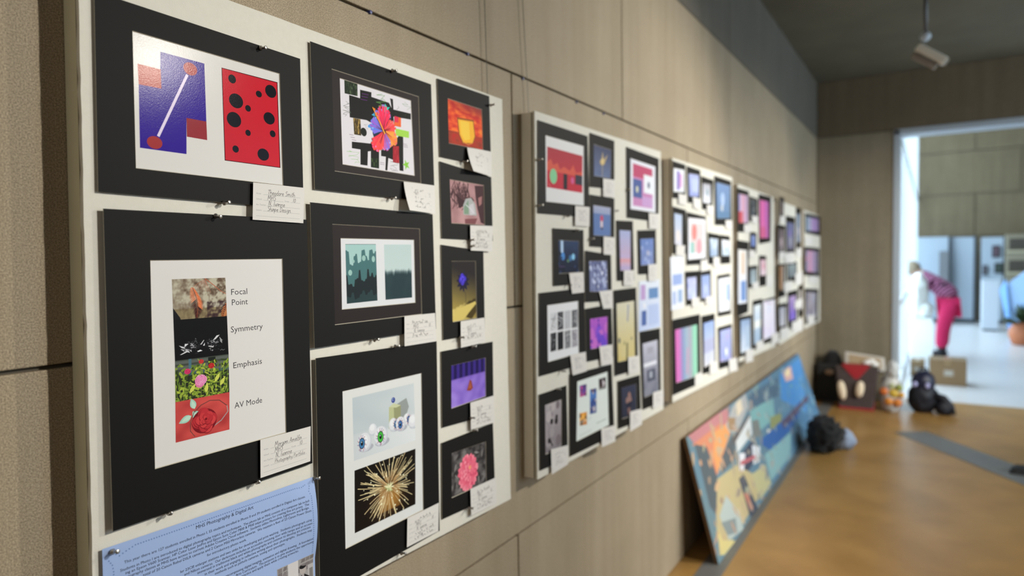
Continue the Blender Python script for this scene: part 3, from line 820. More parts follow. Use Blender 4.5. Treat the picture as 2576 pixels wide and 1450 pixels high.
    def scr(q, c, n, w, sd):
        u = d.sub(X(*q)); q2 = random.Random(sd); pts = [(q2.random(), 1-i/n+q2.uniform(-.1, .1)) for i in range(n+1)]
        u.line(pts, w, c)
    scr((305, 520, 375, 540, 378, 650, 310, 640), (66, 76, 64), 16, .02, 1); scr((560, 465, 640, 480, 640, 590, 560, 560), (92, 142, 70), 16, .03, 2)
    scr((760, 530, 830, 545, 830, 600, 760, 590), (86, 128, 80), 9, .03, 3); scr((330, 890, 440, 905, 450, 1000, 340, 1000), (116, 176, 84), 14, .02, 4)
    scr((670, 970, 730, 980, 730, 1070, 670, 1060), (70, 70, 70), 16, .02, 5); scr((470, 695, 510, 700, 510, 745, 470, 740), (90, 90, 90), 7, .03, 6); scr((720, 560, 745, 565, 745, 610, 720, 600), (80, 90, 80), 5, .05, 7)
    for x, y in ((455, 470), (450, 490), (445, 512)): d.line(X(x, y, x+50, y+10), .006, (92, 34, 110))
    for x, y in ((358, 780), (368, 800), (378, 820), (765, 850), (770, 862), (772, 874), (592, 992), (592, 1005)): d.line(X(x, y, x+32, y+6), .005, (112, 86, 112))
    c = d.px('4', 792, 1012); d.poly([(c[0]+math.cos(1.9+6.283*i/10)*(.075 if i % 2 == 0 else .03)/d.asp, c[1]+math.sin(1.9+6.283*i/10)*(.075 if i % 2 == 0 else .03)) for i in range(10)], (126, 186, 60))
def p_teal(d):
    d.fill((203, 204, 204)); X = lambda *a: d.pxs('5', *a)
    A = d.sub(X(328, 408, 560, 408, 573, 835, 340, 860)); B = d.sub(X(622, 410, 828, 410, 836, 812, 634, 830))
    A.grad((150, 184, 178), (160, 192, 184))
    def wave(ys, c, lo=0.0):
        ys = [y for y in ys for _ in (0, 1)]; n = len(ys); pts = [(0, lo)]
        for i in range(161):
            t = i/160*(n-1); k = min(n-2, int(t)); f = t-k; f = f*f*(3-2*f); pts.append((i/160, ys[k]+(ys[k+1]-ys[k])*f))
        A.poly(pts+[(1, lo)], c)
    wave([.90, .88, .66, .64, .80, .84, .68, .70, .90, .91, .80, .74, .90, .91, .84, .88], (66, 104, 104))
    for x, y, r, ry in ((.24, .71, .03, .03), (.58, .76, .045, .05), (.90, .74, .04, .055), (.13, .52, .045, .05), (.73, .74, .02, .018)): A.ell(x, y, r, (142, 178, 168), ry=ry)
    wave([.48, .32, .33, .28, .40, .42, .56, .38, .36, .40, .57, .44, .50, .42, .46], (30, 38, 40))
    wave([.12, .10, .18, .06, .08, .14, .20, .12, .16, .20, .10, .12], (40, 58, 60))
    d.line(X(328, 408, 560, 408), .006, (60, 84, 84))
    def f(x, y):
        e = .50+.05*nz(x*14, 0, 1, 3)+.05*nz(x*5, 0, 1, 8); t = (e-y)/.09+.5
        c = mixc((172, 190, 186), (184, 198, 194), 1-y) if y > .5 else (150, 166, 164)
        return mixc(c, mixc((38, 56, 60), (46, 64, 66), nz(x, y, 3)), t)
    B.grid(40, 44, f)
def p_eyes(d):
    d.fill((204, 205, 200)); X = lambda *a: d.pxs('6', *a)
    A = d.sub(X(300, 385, 668, 297, 678, 637, 310, 762)); B = d.sub(X(313, 820, 678, 688, 678, 1020, 315, 1195))
    A.grid(20, 16, lambda x, y: mixc((172, 182, 184), (196, 202, 200), .6*x+.3*nz(x, y, 3)) if y > .36-.10*(x-.5) else mixc((186, 192, 192), (206, 210, 208), x))
    A.poly([(.78, .30), (.90, .62), (.86, .78), (.70, .72), (.70, .30)], (138, 144, 140))
    A.poly([(.55, .34), (.56, .70), (.64, .73), (.64, .32)], (172, 176, 132)); A.poly([(.64, .32), (.64, .73), (.76, .68), (.75, .34)], (140, 142, 104)); A.poly([(.56, .70), (.64, .745), (.76, .68), (.68, .66)], (186, 190, 150))
    def eye(x, y, r, iris, ix, iy, rot=0, k=.60):
        r *= 1.12
        A.ell(x+.02, y-r*.62, r*1.05, (160, 164, 170), ry=r*.42); A.ell(x, y, r, (186, 190, 194)); A.ell(x-.01, y+.02, r*.9, (205, 207, 208)); A.ell(x-.015, y+.04, r*.55, (216, 218, 217))
        q = random.Random(int(x*1000))
        if iris:
            ex, ey = x+ix*r/A.asp, y+iy*r
            for i in range(12):
                t = 6.283*i/12+q.random()*.3; A.line([(ex+math.cos(t)*r*.5*.7/A.asp, ey+math.sin(t)*r*.5), (ex+math.cos(t+.15)*r*.75*.7/A.asp, ey+math.sin(t+.15)*r*.75), (ex+math.cos(t)*r*.95*.7/A.asp, ey+math.sin(t)*r*.9)], .009, (150, 60, 92) if i % 2 else (112, 70, 140))
            A.ell(ex, ey, r*k*.74, (24, 30, 34), ry=r*k); A.ell(ex, ey, r*k*.62, iris, ry=r*k*.85); A.ell(ex, ey, r*k*.30, (16, 20, 22), ry=r*k*.42); A.ell(ex-.005, ey+.02, r*k*.10, (200, 214, 214))
    for x, y, r, c, ix, iy in ((.30, .40, .085, None, 0, 0), (.63, .38, .10, (58, 104, 150), .5, .0), (.87, .40, .095, (46, 84, 140), .3, .0), (.75, .36, .11, (60, 104, 160), -.1, -.05), (.97, .34, .11, None, 0, 0), (.17, .24, .135, (66, 116, 158), -.45, -.02), (.42, .26, .145, (66, 170, 62), -.08, -.06)):
        eye(x, y, r, c, ix, iy)
    A.ell(.635, .80, .048, (52, 66, 128)); A.ell(.63, .81, .026, (120, 140, 190)); A.ell(.635, .81, .013, (20, 24, 50))
    d.line([X(300, 385)[0], X(668, 297)[0]], .003, (190, 194, 190))
    B.grid(16, 16, lambda x, y: mixc((24, 17, 12), (128, 84, 40), max(0, .75-2.2*math.hypot((x-.52), y-.30))) if y < .5 else (20, 16, 12))
    r = random.Random(21); cx, cy = .54, .52
    B.grid(8, 8, lambda x, y: mixc((52, 34, 18), (176, 126, 56), 1-2*math.hypot(x-.54, y-.32)), .38, .12, .72, .50)
    for i in range(150):
        a = r.uniform(0, 6.283); R0 = r.uniform(.02, .14); R1 = R0+r.uniform(.12, .62)
        c = mixc((150, 106, 50), (244, 226, 180), r.random()**1.1)
        cv = r.uniform(-.07, .07)
        pts = [(cx+math.cos(a+cv*t*t)*(R0+(R1-R0)*t)/B.asp*1.05, cy+math.sin(a+cv*t*t)*(R0+(R1-R0)*t)) for t in (0, .35, .7, 1)]
        B.line(pts, r.uniform(.004, .010), mixc(c, (120, 80, 40), .4), r.uniform(.006, .016)); B.line(pts[1:], .004, (236, 216, 166), .007)
    for i in range(34): a = r.uniform(0, 6.283); R = r.uniform(.15, .62); B.ell(cx+math.cos(a)*R/B.asp, cy+math.sin(a)*R, r.uniform(.008, .016), (244, 230, 192), n=8)
    for i in range(26): a = r.uniform(0, 6.28); B.leaf(cx, cy-.02, r.uniform(.06, .15), .012, a, mixc((250, 238, 200), (96, 120, 48), r.random()*.8))
def p_glass(d):
    def f(x, y):
        n = nz(x*1.2+y*.5, y*2.2, 4, 3)+.6*nz(x, y*2, 10, 5); c = mixc((190, 34, 26), (240, 120, 40), .45+.8*n)
        if y > .72: c = mixc(c, (96, 20, 40), (y-.72)*2.2*(.4+x))
        if y < .30: c = mixc(c, (104, 20, 20), .5+.5*n)
        return c
    d.grid(40, 48, f)
    d.poly([(.26, .64), (.74, .68), (.78, .28), (.70, .10), (.40, .06), (.30, .26)], (140, 70, 20))
    d.poly([(.28, .60), (.72, .64), (.76, .29), (.69, .12), (.42, .08), (.32, .26)], (226, 166, 40)); d.poly([(.34, .58), (.60, .60), (.62, .20), (.46, .14), (.36, .28)], (236, 186, 62))
    d.line([(.26, .64), (.30, .70), (.70, .73), (.74, .68)], .010, (190, 70, 40)); d.line([(.42, .10), (.56, .06), (.69, .12)], .02, (214, 120, 50)); d.line([(.26, .64), (.30, .26), (.40, .06)], .012, (120, 50, 20))
def p_hair(d):
    d.grid(16, 20, lambda x, y: mixc((178, 138, 136), (152, 112, 112), .5+nz(x, y, 4)))
    r = random.Random(6); dk = (52, 30, 34)
    for i in range(60): x = r.uniform(.1, .55); y = r.uniform(.68, 1); d.line([(x, y), (x+.12*r.uniform(-1, 1), y-.2), (x+.1*r.uniform(-1, 1), y-.36)], .02, mixc(dk, (112, 76, 78), r.random()*.7))
    d.poly([(.72, .95), (1, .98), (1, .02), (.88, .06), (.78, .42), (.74, .70)], (64, 38, 42)); d.poly([(.16, .70), (.36, .56), (.62, .66), (.70, .58), (.5, .48), (.24, .36)], (58, 34, 38)); d.poly([(.82, .66), (.94, .72), (.92, .52), (.84, .46)], (150, 104, 102))
    d.poly([(.36, .44), (.44, .60), (.60, .64), (.72, .50), (.76, .22), (.36, .22)], (160, 162, 158)); d.poly([(.38, .40), (.52, .58), (.52, .24), (.38, .24)], (118, 142, 118)); d.poly([(.54, .46), (.66, .52), (.72, .26), (.56, .22)], (186, 182, 184)); d.line([(.44, .46), (.60, .36), (.66, .28)], .02, (206, 204, 206)); d.poly([(.40, .12), (.78, .16), (.70, 0), (.40, 0)], (118, 70, 72))
def p_prose(d):
    def f(x, y):
        if y < .20+.16*x: return mixc((206, 186, 108), (122, 104, 50), (x+.2*nz(x, y, 5))*.8) if y < .06+.30*(1-abs(x-.3)) else (62, 52, 28)
        return mixc((150, 132, 66), (38, 34, 34), (y-.25)*1.5+.25*x)
    d.grid(22, 36, f); d.poly([(.55, .05), (1, .30), (1, .12), (.8, 0)], (70, 58, 28)); d.poly([(0, .0), (.45, .02), (1, .26), (.96, .30), (.2, .20)], (196, 176, 98))
    r = random.Random(9)
    for i in range(11): d.leaf(.46, .66, .19, .04, 6.283*i/11+.2, (32, 28, 52))
    rose(d, .44, .69, .105, ((58, 44, 168), (96, 78, 220), (30, 22, 96)), 3)
    d.line([(.46, .58), (.50, .50), (.56, .44), (.56, .34), (.52, .24)], .010, (50, 44, 46))
def p_pfield(d):
    def f(x, y):
        if y > .66: return mixc((26, 18, 62), (60, 42, 128), .5+.5*math.sin(x*40))
        return mixc((112, 84, 176), (158, 132, 208), .6-.4*y+.5*nz(x, y, 5)-.3*(x-.2))
    d.grid(40, 24, f); d.poly([(.44, .30), (.53, .55), (.58, .50), (.62, .32), (.54, .27)], (132, 60, 44)); d.poly([(.48, .34), (.54, .50), (.58, .33)], (158, 84, 60))
def p_dahlia(d):
    r = random.Random(31)
    d.grid(30, 34, lambda x, y: mixc((46, 44, 44), (122, 118, 114), .35+.9*nz(x, y, 7, 2)+.5*nz(x, y, 16, 5)))
    for i in range(30): d.leaf(r.random(), r.random(), .2, .03, r.uniform(0, 6.28), mixc((50, 48, 48), (128, 124, 120), r.random()))
    d.ell(.47, .42, .27, (208, 76, 100), ry=.36, n=24)
    zinnia(d, .47, .42, .40, ((222, 96, 118), (240, 150, 160), (176, 44, 76)), 2, 8, 1.15)
    d.ell(.52, .52, .05, (226, 150, 110), n=10)

artwork('shapes', 'largest top-left black mat with white print of purple shapes and red dotted panel', 'f', (237, -23, 755, 148, 764, 527, 247, 483), (333, 77, 704, 185, 713, 467, 342, 423.5), p_shapes, a=.006, b=.004, ink_mat=GLOSS)
artwork('portfolio', 'tall black mat with a column of four photographs beside the words Focal Point', 'f', (260, 525, 772, 553, 786, 1166, 284, 1338), (378, 655, 711, 651, 720.5, 1089, 390, 1181), p_portfolio, a=.009, b=-.006, c=-.004)
artwork('hibiscus', 'black double mat with collage of a bright hibiscus flower on white', '4', (62, 72, 980, 400, 1008, 1298, 97, 1197), (290, 350, 832, 522, 860, 1095, 312, 1008), p_hibiscus, inner=(225, 280, 887, 492, 905, 1155, 248, 1060), a=.006)
artwork('teal', 'black double mat with two teal drip panels side by side', '5', (62, 88, 992, 180, 1018, 1050, 95, 1198), (297, 360, 855, 373, 866, 852, 307, 905), p_teal, inner=(230, 253, 895, 288, 912, 940, 250, 1022), a=.008, b=-.008)
artwork('eyes', 'black mat with photo of toy eyeballs above a golden sparkler burst', 'f', (794.5, 902, 1098.5, 859, 1106, 1336, 806, 1507), (861.8, 985, 1060.7, 939, 1065.7, 1283.7, 869.3, 1382.5), p_eyes, a=.008, b=-.008)
artwork('glass', 'small black mat with glowing yellow drinking glass on a red sky', '4', (1027, 355, 1422, 490, 1437, 1034, 1047, 950), (1107, 505, 1367, 590, 1377, 900, 1115, 848), p_glass)
artwork('hair', 'small black mat with dusty pink photo of long dark hair', 'f', (1106, 406, 1235.8, 446, 1240, 607, 1111.6, 600), (1131.5, 451, 1217.6, 466, 1220, 567, 1136, 562), p_hair)
artwork('violet_rose', 'narrow black mat with a violet rose standing on a thin stem', 'f', (1110, 616, 1216, 632, 1220, 838, 1115, 856), (1136, 657, 1197, 657, 1200, 801, 1139, 811), p_prose)
artwork('violet_field', 'small black mat with an orange shape on a violet field', 'f', (1110, 885, 1239.4, 860, 1242, 1041, 1112.4, 1076.8), (1135.6, 920, 1221.8, 900, 1222.6, 997.7, 1135.6, 1029), p_pfield)
artwork('dahlia', 'small black mat with a pink flower on a grey leaf background', 'f', (1111, 1115.5, 1240, 1065, 1246, 1247, 1112.4, 1307.7), (1136.4, 1140.7, 1222.6, 1111, 1224, 1214, 1136.4, 1254), p_dahlia)

CL = 'white name card at the lower right of the '
card('f', (637, 459, 766, 473, 763, 562, 635.5, 553), CL+'purple and red shapes print', .012, ('Theodore Smith', 'MHS', 'N. Ivanne', 'Shape Design'), 2, seed=1)
card('f', (655, 1107.5, 781.5, 1073, 780.7, 1161, 655.5, 1203.5), CL+'four photo portfolio print', .013, ('Morgan Amelfa', 'MHS', 'N. Ivanne', 'Photography Portfolio'), 2, seed=2, b=-.02)
card('f', (1015.6, 457, 1092.7, 467, 1095, 538, 1017, 530), CL+'hibiscus collage', .011, ('~4', 'MHS', 'N. Ivanne', '~6', '~4'), 2, curl=.018, seed=3)
card('f', (1017.6, 796, 1094.4, 788, 1098, 859, 1018, 871.7), CL+'teal drip panels', .013, ('~5', 'MHS', 'N. Ivanne', '~5'), 2, seed=4)
card('f', (1025, 1304.7, 1104, 1265.6, 1102.7, 1337, 1023.7, 1378), CL+'eyeball and sparkler prints', .013, ('~5', 'MHS', 'N. Ivanne', '~6', '~6'), 2, seed=5)
card('f', (1175.5, 371, 1235.8, 382, 1236.8, 444, 1177, 432), CL+'yellow glass print', .010, ('~4', 'MHS', 'N. Ivanne', '~3'), 2, curl=.02, seed=6)
card('f', (1183, 567, 1240, 569, 1237.7, 633, 1184.4, 630.6), CL+'dusty pink hair photo', .010, ('~5', 'MHS', 'N. Ivanne', '~5', '~6'), 2, seed=7)
card('f', (1159, 809, 1218.6, 799.5, 1221, 861, 1159.6, 875.6), CL+'violet rose print', .010, ('~4', 'MHS', 'N. Ivanne', '~6'), 2, seed=8)
card('f', (1183.5, 1013.7, 1242.4, 995.6, 1243.6, 1063, 1184.8, 1081.8), CL+'violet field print', .010, ('~3', 'MHS', 'N. Ivanne', '~5', '~6'), 2, seed=9)
card('f', (1183.5, 1231, 1247.8, 1201.7, 1249, 1266.9, 1185.6, 1298.4), CL+'pink flower on grey print', .010, ('~5', 'MHS', 'N. Ivanne', '~6', '~6'), 2, seed=10)

# blue information sheet
BLUE = (146, 168, 206)
TLb, TRb = onY(257, 1383, -T-.006), onY(788, 1200, -T-.006)
dwn = Vector((-.004, 0, -.285))
sh = Sheet([TLb, TRb, TRb+dwn, TLb+dwn], curl=lambda x, y: .0+.022*max(0, x-.80)*5*math.sin(math.pi*min(1, max(0, (1-y)*1.6)))*(.5)+.004*math.sin(3*x))
v = []; f = []; N = 60
for dd in (0, -.0003):
    for j in range(N+1):
        for i in range(N+1): v.append(sh.at(i/N, j/N, dd))
K = (N+1)**2
for j in range(N):
    for i in range(N):
        p = j*(N+1)+i; f += [(p, p+1, p+N+2, p+N+1), (K+p, K+p+N+1, K+p+N+2, K+p+1)]
info = mesh('information_sheet', v, f, mat('pale_blue_paper', ink(BLUE), .7, noise_amt=.03, noise_scale=3), None, smooth=True)
tag(info, 'pale blue typed information sheet with dotted border under the portfolio print', 'poster')
d = Draw(sh, 2e-4); INK = (52, 58, 74); DOT = (98, 122, 168)
def sx(x, y): return d.px('S', x, y)
def dots(pts, step=.0155):
    acc = 0
    for (x0, y0), (x1, y1) in zip(pts, pts[1:]):
        L = math.hypot((x1-x0)*d.asp, y1-y0); n = max(1, int(L/step))
        for i in range(n): t = i/n; d.ell(x0+(x1-x0)*t, y0+(y1-y0)*t, .0042, DOT, n=8)
dots([(.048, .945), (.06, .93), (.085, .945), (.12, .962), (.45, .964), (.88, .962), (.92, .955), (.95, .968)])
dots([(.966, .945), (.96, .91), (.972, .87), (.978, .6), (.976, 0)]); dots([(.022, .92), (.034, .89), (.038, .85), (.036, 0)])
a, b2 = sx(1088, 668), sx(1722, 428); d.text('MHS Photography & Digital Art', a[0], (a[1]+b2[1])/2, .0, INK, width=b2[0]-a[0], fat=.0)
a, b2 = sx(312, 1060), sx(2285, 297); W1 = b2[0]-a[0]; t1 = 'This year there are 127 students enrolled in Photo I, 55 students enrolled in Photo II and 39 students enrolled in Digital Art classes.'
wid = glyphs(t1, 0, .0)[2]
d.text(t1, a[0], (a[1]+b2[1])/2, .0, INK, width=W1, fat=.0)
for s, ex, ey in (('Students in Photo I are introduced to digital photography topics and techniques.  The photo lab at MHS consists of a computer lab includ-', 2328, 352),
                  ('ing an Epson V600 Scanner, HP Color Laser JetPro and Epson Sure Color P800 & P900 inkjet printers for creating fine art prints.  The', 2318, 392),
                  ('photography classes at MHS have access to current Adobe Creative Cloud software.  Students utilize Photoshop, Lightroom and Bridge.', 2318, 428),
                  ('total of 20 Canon Rebel DSLR cameras and 2 Canon M50 Mirrorless cameras.  We maintain a fleet of 23 Canon Power Shots', 2338, 460),
                  ('for introductory photo work.', 1645, 785),
                  ('ler 23CIII enlarger stations and two sinks for developing and print washing.  Students photograph using', 2340, 560),
                  ('and Nikon cameras.  Our darkroom includes an accessible revolving door with ramps and an accessi-', 2350, 595),
                  ('immersed in traditional black and white photography and continue to develop art criticism', 2328, 640),
                  ('in their work and engaging in reflective writing about their photographs.  Students may', 2345, 672),
                  ('methods such as pinhole cameras, toning and cyanotype.', 2070, 828),
                  ('encompassing digital imaging, animation and digital drawing.  A foundation', 2363, 768),
                  ('Arts Curriculum.  The purpose is to give students the opportunity', 2373, 800),
                  ('practice and apply them while creating artworks.', 2215, 905)):
    e = sx(ex, ey); w = glyphs(s, 0, .0)[2]
    d.text(s, e[0]-W1*w/wid, e[1], .0, INK, width=W1*w/wid, fat=.0)
q = [sx(1985, 1105), sx(2385, 925), None, None]; q[2] = (q[1][0]+.004, q[1][1]-.36); q[3] = (q[0][0]+.004, q[0][1]-.36)
s = d.sub(q); s.grid(16, 12, lambda x, y: (150, 146, 142))
for i in range(8):
    for j in range(3): s.rect(.02+i*.125 if i*.125 < .28 or i*.125 > .52 else 2, .90-j*.09, .13+i*.125, .985-j*.09, (112, 106, 104) if (i+j) % 2 else (122, 116, 114))
s.rect(.28, .40, .56, 1, (196, 192, 188)); s.rect(.84, .45, 1, .80, (168, 164, 160)); s.rect(.88, .5, .98, .72, (120, 116, 112))
for x, y, k in ((.70, .78, 1), (.33, .60, .85)):
    s.poly([(x-.20*k, .2), (x-.16*k, y-.22*k), (x-.05*k, y-.13*k), (x+.05*k, y-.13*k), (x+.18*k, y-.22*k), (x+.22*k, .2)], (38, 36, 38))
    s.ell(x, y-.02, .085*k, (168, 160, 154), ry=.10*k); s.ell(x, y+.055*k, .098*k, (30, 28, 30), ry=.062*k); s.rect(x-.03, y-.2*k, x+.03, y-.10*k, (160, 152, 148))
d.build('printing', PRINT, info)

for x, y, l, tl in ((652, 121, 'at the top edge of the shapes print mat', (.1, -.1)), (560, 512, 'under the bottom edge of the shapes print mat', (.1, .1)), (538, 543, 'at the top edge of the portfolio mat', (.1, -.15)),
                (424, 1291, 'left of two under the portfolio mat', (-.35, .25)), (644, 1213, 'right of two under the portfolio mat', (-.35, .25)), (279, 1389, 'in the left corner of the blue sheet', (.1, .2)), (788, 1203, 'in the right corner of the blue sheet', (.1, .1)),
                (983, 178, 'at the top edge of the hibiscus mat', (.1, -.1)), (981, 500, 'under the bottom edge of the hibiscus mat', (.1, .1)), (938, 857, 'under the bottom edge of the teal panel mat', (.1, .2)), (990, 872, 'at the top edge of the eyeball print mat', (.1, .1)),
                (1006, 1393, 'under the bottom edge of the eyeball print mat', (.1, .2)), (1231, 266, 'at the right edge of the yellow glass mat', (.1, .1)), (1163, 408, 'under the bottom edge of the yellow glass mat', (.1, .1)),
                (1180, 605, 'under the bottom edge of the hair photo mat', (.1, .1)), (1182, 620, 'at the top edge of the violet rose mat', (.1, .1)), (1154, 850, 'under the bottom edge of the violet rose mat', (.1, .1)), (1184, 873, 'at the top edge of the violet field mat', (.1, .1)),
                (1181, 1052, 'under the bottom edge of the violet field mat', (.1, .1)), (1188, 1083, 'at the top edge of the pink flower mat', (.1, .1)), (1176, 1279, 'under the bottom edge of the pink flower mat', (.1, .1))):
    pin('f', x, y, 'steel push pin '+l, tilt=tl)

# ------------------------------------------------------------------ boards further along the wall
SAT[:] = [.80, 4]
def quick(*ops):
    """small pictures seen out of focus: g top bottom | r x0 y0 x1 y1 col | e x y r col | b seed n size cols.. | v cols.. (vertical bands) | l x0 y0 x1 y1 w col"""
    def f(d):
        for o in ops:
            k = o[0]
            if k == 'g': d.grid(8, 12, lambda x, y: mixc(mixc(o[2], o[1], y), (o[3] if len(o) > 3 else o[1]), .4*max(0, nz(x, y, 4, 2))))
            elif k == 'r': d.rect(*o[1:5], o[5])
            elif k == 'e': d.ell(o[1], o[2], o[3], o[4], n=16)
            elif k == 'p': d.poly(o[1], o[2])
            elif k == 'l': d.line([(o[1], o[2]), (o[3], o[4])], o[5], o[6])
            elif k == 'b':
                r = random.Random(o[1])
                for i in range(o[2]): d.ell(r.random(), r.random(), o[3]*r.uniform(.5, 1.3), r.choice(o[4:]), n=9)
            elif k == 'v':
                c = o[1:]; n = len(c)-1
                d.grid(n*3, 6, lambda x, y: mixc(c[min(n-1, int(x*n))], c[min(n, int(x*n)+1)], x*n-int(x*n)))
    return f
def q_red(d):
    d.fill((206, 204, 200)); s = d.sub(d.pxs('A', 280, 315, 538, 385, 537, 655, 277, 612))
    s.grad((176, 40, 52), (202, 36, 52)); 
    s.poly([(0, .62), (.10, .72), (.16, .58), (.28, .66), (.34, .50), (.46, .60), (.62, .52), (.72, .70), (.80, .50), (1, .58), (1, .42), (0, .38)], (214, 72, 52)); s.rect(0, 0, 1, .42, (198, 30, 50))
    s.ell(.17, .30, .19, (112, 190, 130)); s.rect(.44, .02, .55, .42, (34, 30, 40)); s.ell(.70, .28, .09, (206, 74, 134)); s.rect(.78, .20, 1, .46, (48, 44, 60)); s.line([(.05, .10), (.10, .02)], .02, (220, 90, 90))
def q_pat(d):
    d.fill((210, 210, 208)); r = random.Random(2)
    for i in range(4):
        for j in range(2):
            q = ((281+48*i, 185-7*i), (320+48*i, 178-7*i), (321+48*i, 298-7*i), (282+48*i, 306-7*i)) if j == 0 else ((281+48*i, 322-8*i), (320+48*i, 312-8*i), (321+48*i, 435-10*i), (282+48*i, 446-10*i))
            s = d.sub([d.px('B', *p) for p in q]); s.fill([(196, 196, 196), (70, 70, 74), (172, 172, 174), (96, 96, 100), (34, 34, 38), (28, 28, 32), (120, 120, 122), (150, 146, 152)][i+4*j])
            for k in range(14): s.line([(r.random(), r.random()), (r.random(), r.random())], .03, r.choice(((30, 30, 34), (200, 200, 200), (110, 110, 112))) if (i+4*j) not in (2, 5) else (180, 180, 182) if j == 0 else (30, 30, 34))
def q_multi(d):
    d.fill((202, 210, 200))
    for q, f in (((478, 675, 525, 662, 525, 740, 480, 752), quick(('g', (60, 50, 120), (200, 70, 130)), ('b', 1, 12, .15, (224, 70, 130), (70, 60, 160), (30, 30, 60)))), ((548, 700, 592, 690, 592, 855, 548, 868), quick(('g', (70, 130, 206), (50, 70, 130)), ('b', 2, 14, .1, (90, 60, 70), (170, 160, 170), (40, 60, 130)))),
                 ((607, 630, 655, 615, 655, 690, 610, 702), quick(('g', (50, 40, 44), (70, 50, 50)), ('p', [(.5, .9), (.9, .5), (.6, .1)], (200, 190, 190)))), ((477, 862, 528, 850, 528, 935, 480, 945), quick(('g', (206, 130, 40), (196, 110, 40)), ('b', 3, 14, .16, (232, 150, 40), (80, 60, 30), (240, 170, 60))))):
        f(d.sub(d.pxs('B', *q)))
    for y in (.30, .27, .08, .05): d.line([(.1, y), (.45, y)], .008, (170, 180, 170))
    for y in (.74, .70): d.line([(.62, y), (.9, y)], .008, (180, 190, 180))
    d.line([(.60, .14), (.92, .14)], .012, (130, 150, 140))
G2 = 'matted prints on the second board'
def A2(key, desc, outer, hole, p, k='A', kh=None): artwork(key, desc, k, outer, hole, p, kh=kh, group=G2)
sk = (150, 165, 200)
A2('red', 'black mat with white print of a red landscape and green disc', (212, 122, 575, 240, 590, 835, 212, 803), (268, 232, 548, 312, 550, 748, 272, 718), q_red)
A2('gold', 'black mat with a gold flower on dusky blue, right of the red landscape', (592, 215, 770, 275, 770, 628, 592, 610), (620, 298, 750, 340, 745, 550, 622, 530), quick(('g', (62, 68, 96), (92, 108, 146)), ('p', [(.2, .8), (.35, .5), (.45, .62), (.5, .85), (.58, .6), (.8, .8), (.62, .45), (.5, .38), (.38, .42)], (170, 146, 96)), ('e', .5, .52, .10, (206, 176, 110)), ('l', .5, .4, .5, 0, .05, (150, 140, 120))))
A2('squares', 'black mat with pink print of blue and white overlapping squares', (858, 318, 1095, 405, 1092, 868, 862, 835), (888, 400, 1070, 462, 1072, 800, 888, 772), quick(('g', (208, 208, 214), (208, 208, 214)), ('r', .10, .08, .88, .92, (190, 120, 170)), ('r', .10, .66, .88, .92, (190, 66, 100)), ('r', .10, .25, .45, .62, (70, 90, 150)), ('e', .26, .42, .07, (190, 190, 160)), ('r', .52, .38, .92, .76, (212, 214, 222)), ('e', .72, .56, .07, (90, 100, 130)), ('r', .45, .10, .88, .30, (186, 140, 190))))
A2('figure', 'black mat with a small red figure on blue water', (590, 665, 770, 695, 770, 1058, 590, 1045), (617, 742, 745, 762, 745, 970, 620, 965), quick(('g', (150, 156, 182), (86, 112, 164)), ('r', 0, 0, 1, .74, (84, 112, 166)), ('e', .48, .58, .12, (200, 60, 90)), ('r', .40, .28, .54, .50, (196, 176, 180)), ('r', .44, .20, .52, .30, (70, 50, 60))))
A2('night', 'black mat with a dark blue lit interior photo', (320, 912, 545, 925, 548, 1318, 325, 1335), (362, 998, 512, 1005, 515, 1235, 365, 1245), quick(('g', (40, 60, 96), (22, 26, 44)), ('r', .12, .62, .24, 1, (160, 190, 220)), ('e', .22, .52, .12, (60, 130, 206)), ('e', .72, .50, .10, (120, 190, 230)), ('e', .58, .46, .10, (54, 110, 160)), ('b', 4, 10, .07, (20, 24, 34), (40, 60, 100)), ('e', .46, .38, .05, (90, 140, 90)), ('l', .04, .22, .3, .2, .02, (90, 60, 110))))
A2('trees', 'black mat with pale blue leafy blossom print, below the red figure', (558, 1075, 745, 1105, 752, 1440, 556, 1453), (588, 1150, 718, 1150, 722, 1378, 592, 1375), quick(('g', (104, 112, 156), (110, 120, 160)), ('b', 5, 60, .07, (196, 200, 218), (80, 86, 130), (160, 170, 204), (66, 70, 108))))
A2('sunset', 'tall narrow black mat with a pink sunset sky', (785, 855, 905, 860, 915, 1292, 790, 1297), (808, 925, 890, 930, 890, 1220, 815, 1222), quick(('g', (150, 160, 200), (200, 150, 170)), ('r', 0, .25, 1, .42, (176, 156, 190)), ('r', 0, .20, 1, .30, (204, 142, 150)), ('r', 0, 0, 1, .12, (168, 150, 186))))
A2('bluesmall', 'small black mat with hazy blue photo by the board\'s right edge', (940, 928, 1072, 925, 1078, 1245, 945, 1250), (960, 990, 1058, 985, 1060, 1175, 965, 1185), quick(('g', (92, 122, 186), (116, 130, 176)), ('b', 6, 16, .1, (150, 166, 206), (110, 130, 190)), ('e', .55, .45, .10, (184, 180, 190))))
loose('poster2', 'unmatted pale blue poster at the right of the second board', 'A', (950, 1300, 1098, 1285, 1025, 275, 878, 310), quick(('g', (204, 210, 222), (176, 190, 220)), ('r', .08, .62, .30, .92, (176, 140, 190)), ('r', .45, .62, .92, .84, (90, 130, 180)), ('r', .12, .10, .34, .40, (70, 96, 160)), ('r', .42, .08, .92, .50, (164, 180, 216)), ('e', .25, .5, .06, (214, 214, 224))), kk=['A', 'A', 'B', 'B'])
A2('patterns', 'black mat with white sheet of eight small black pattern strips', (205, 48, 508, 13, 522, 525, 205, 612), (260, 130, 470, 100, 475, 455, 265, 515), q_pat, 'B')
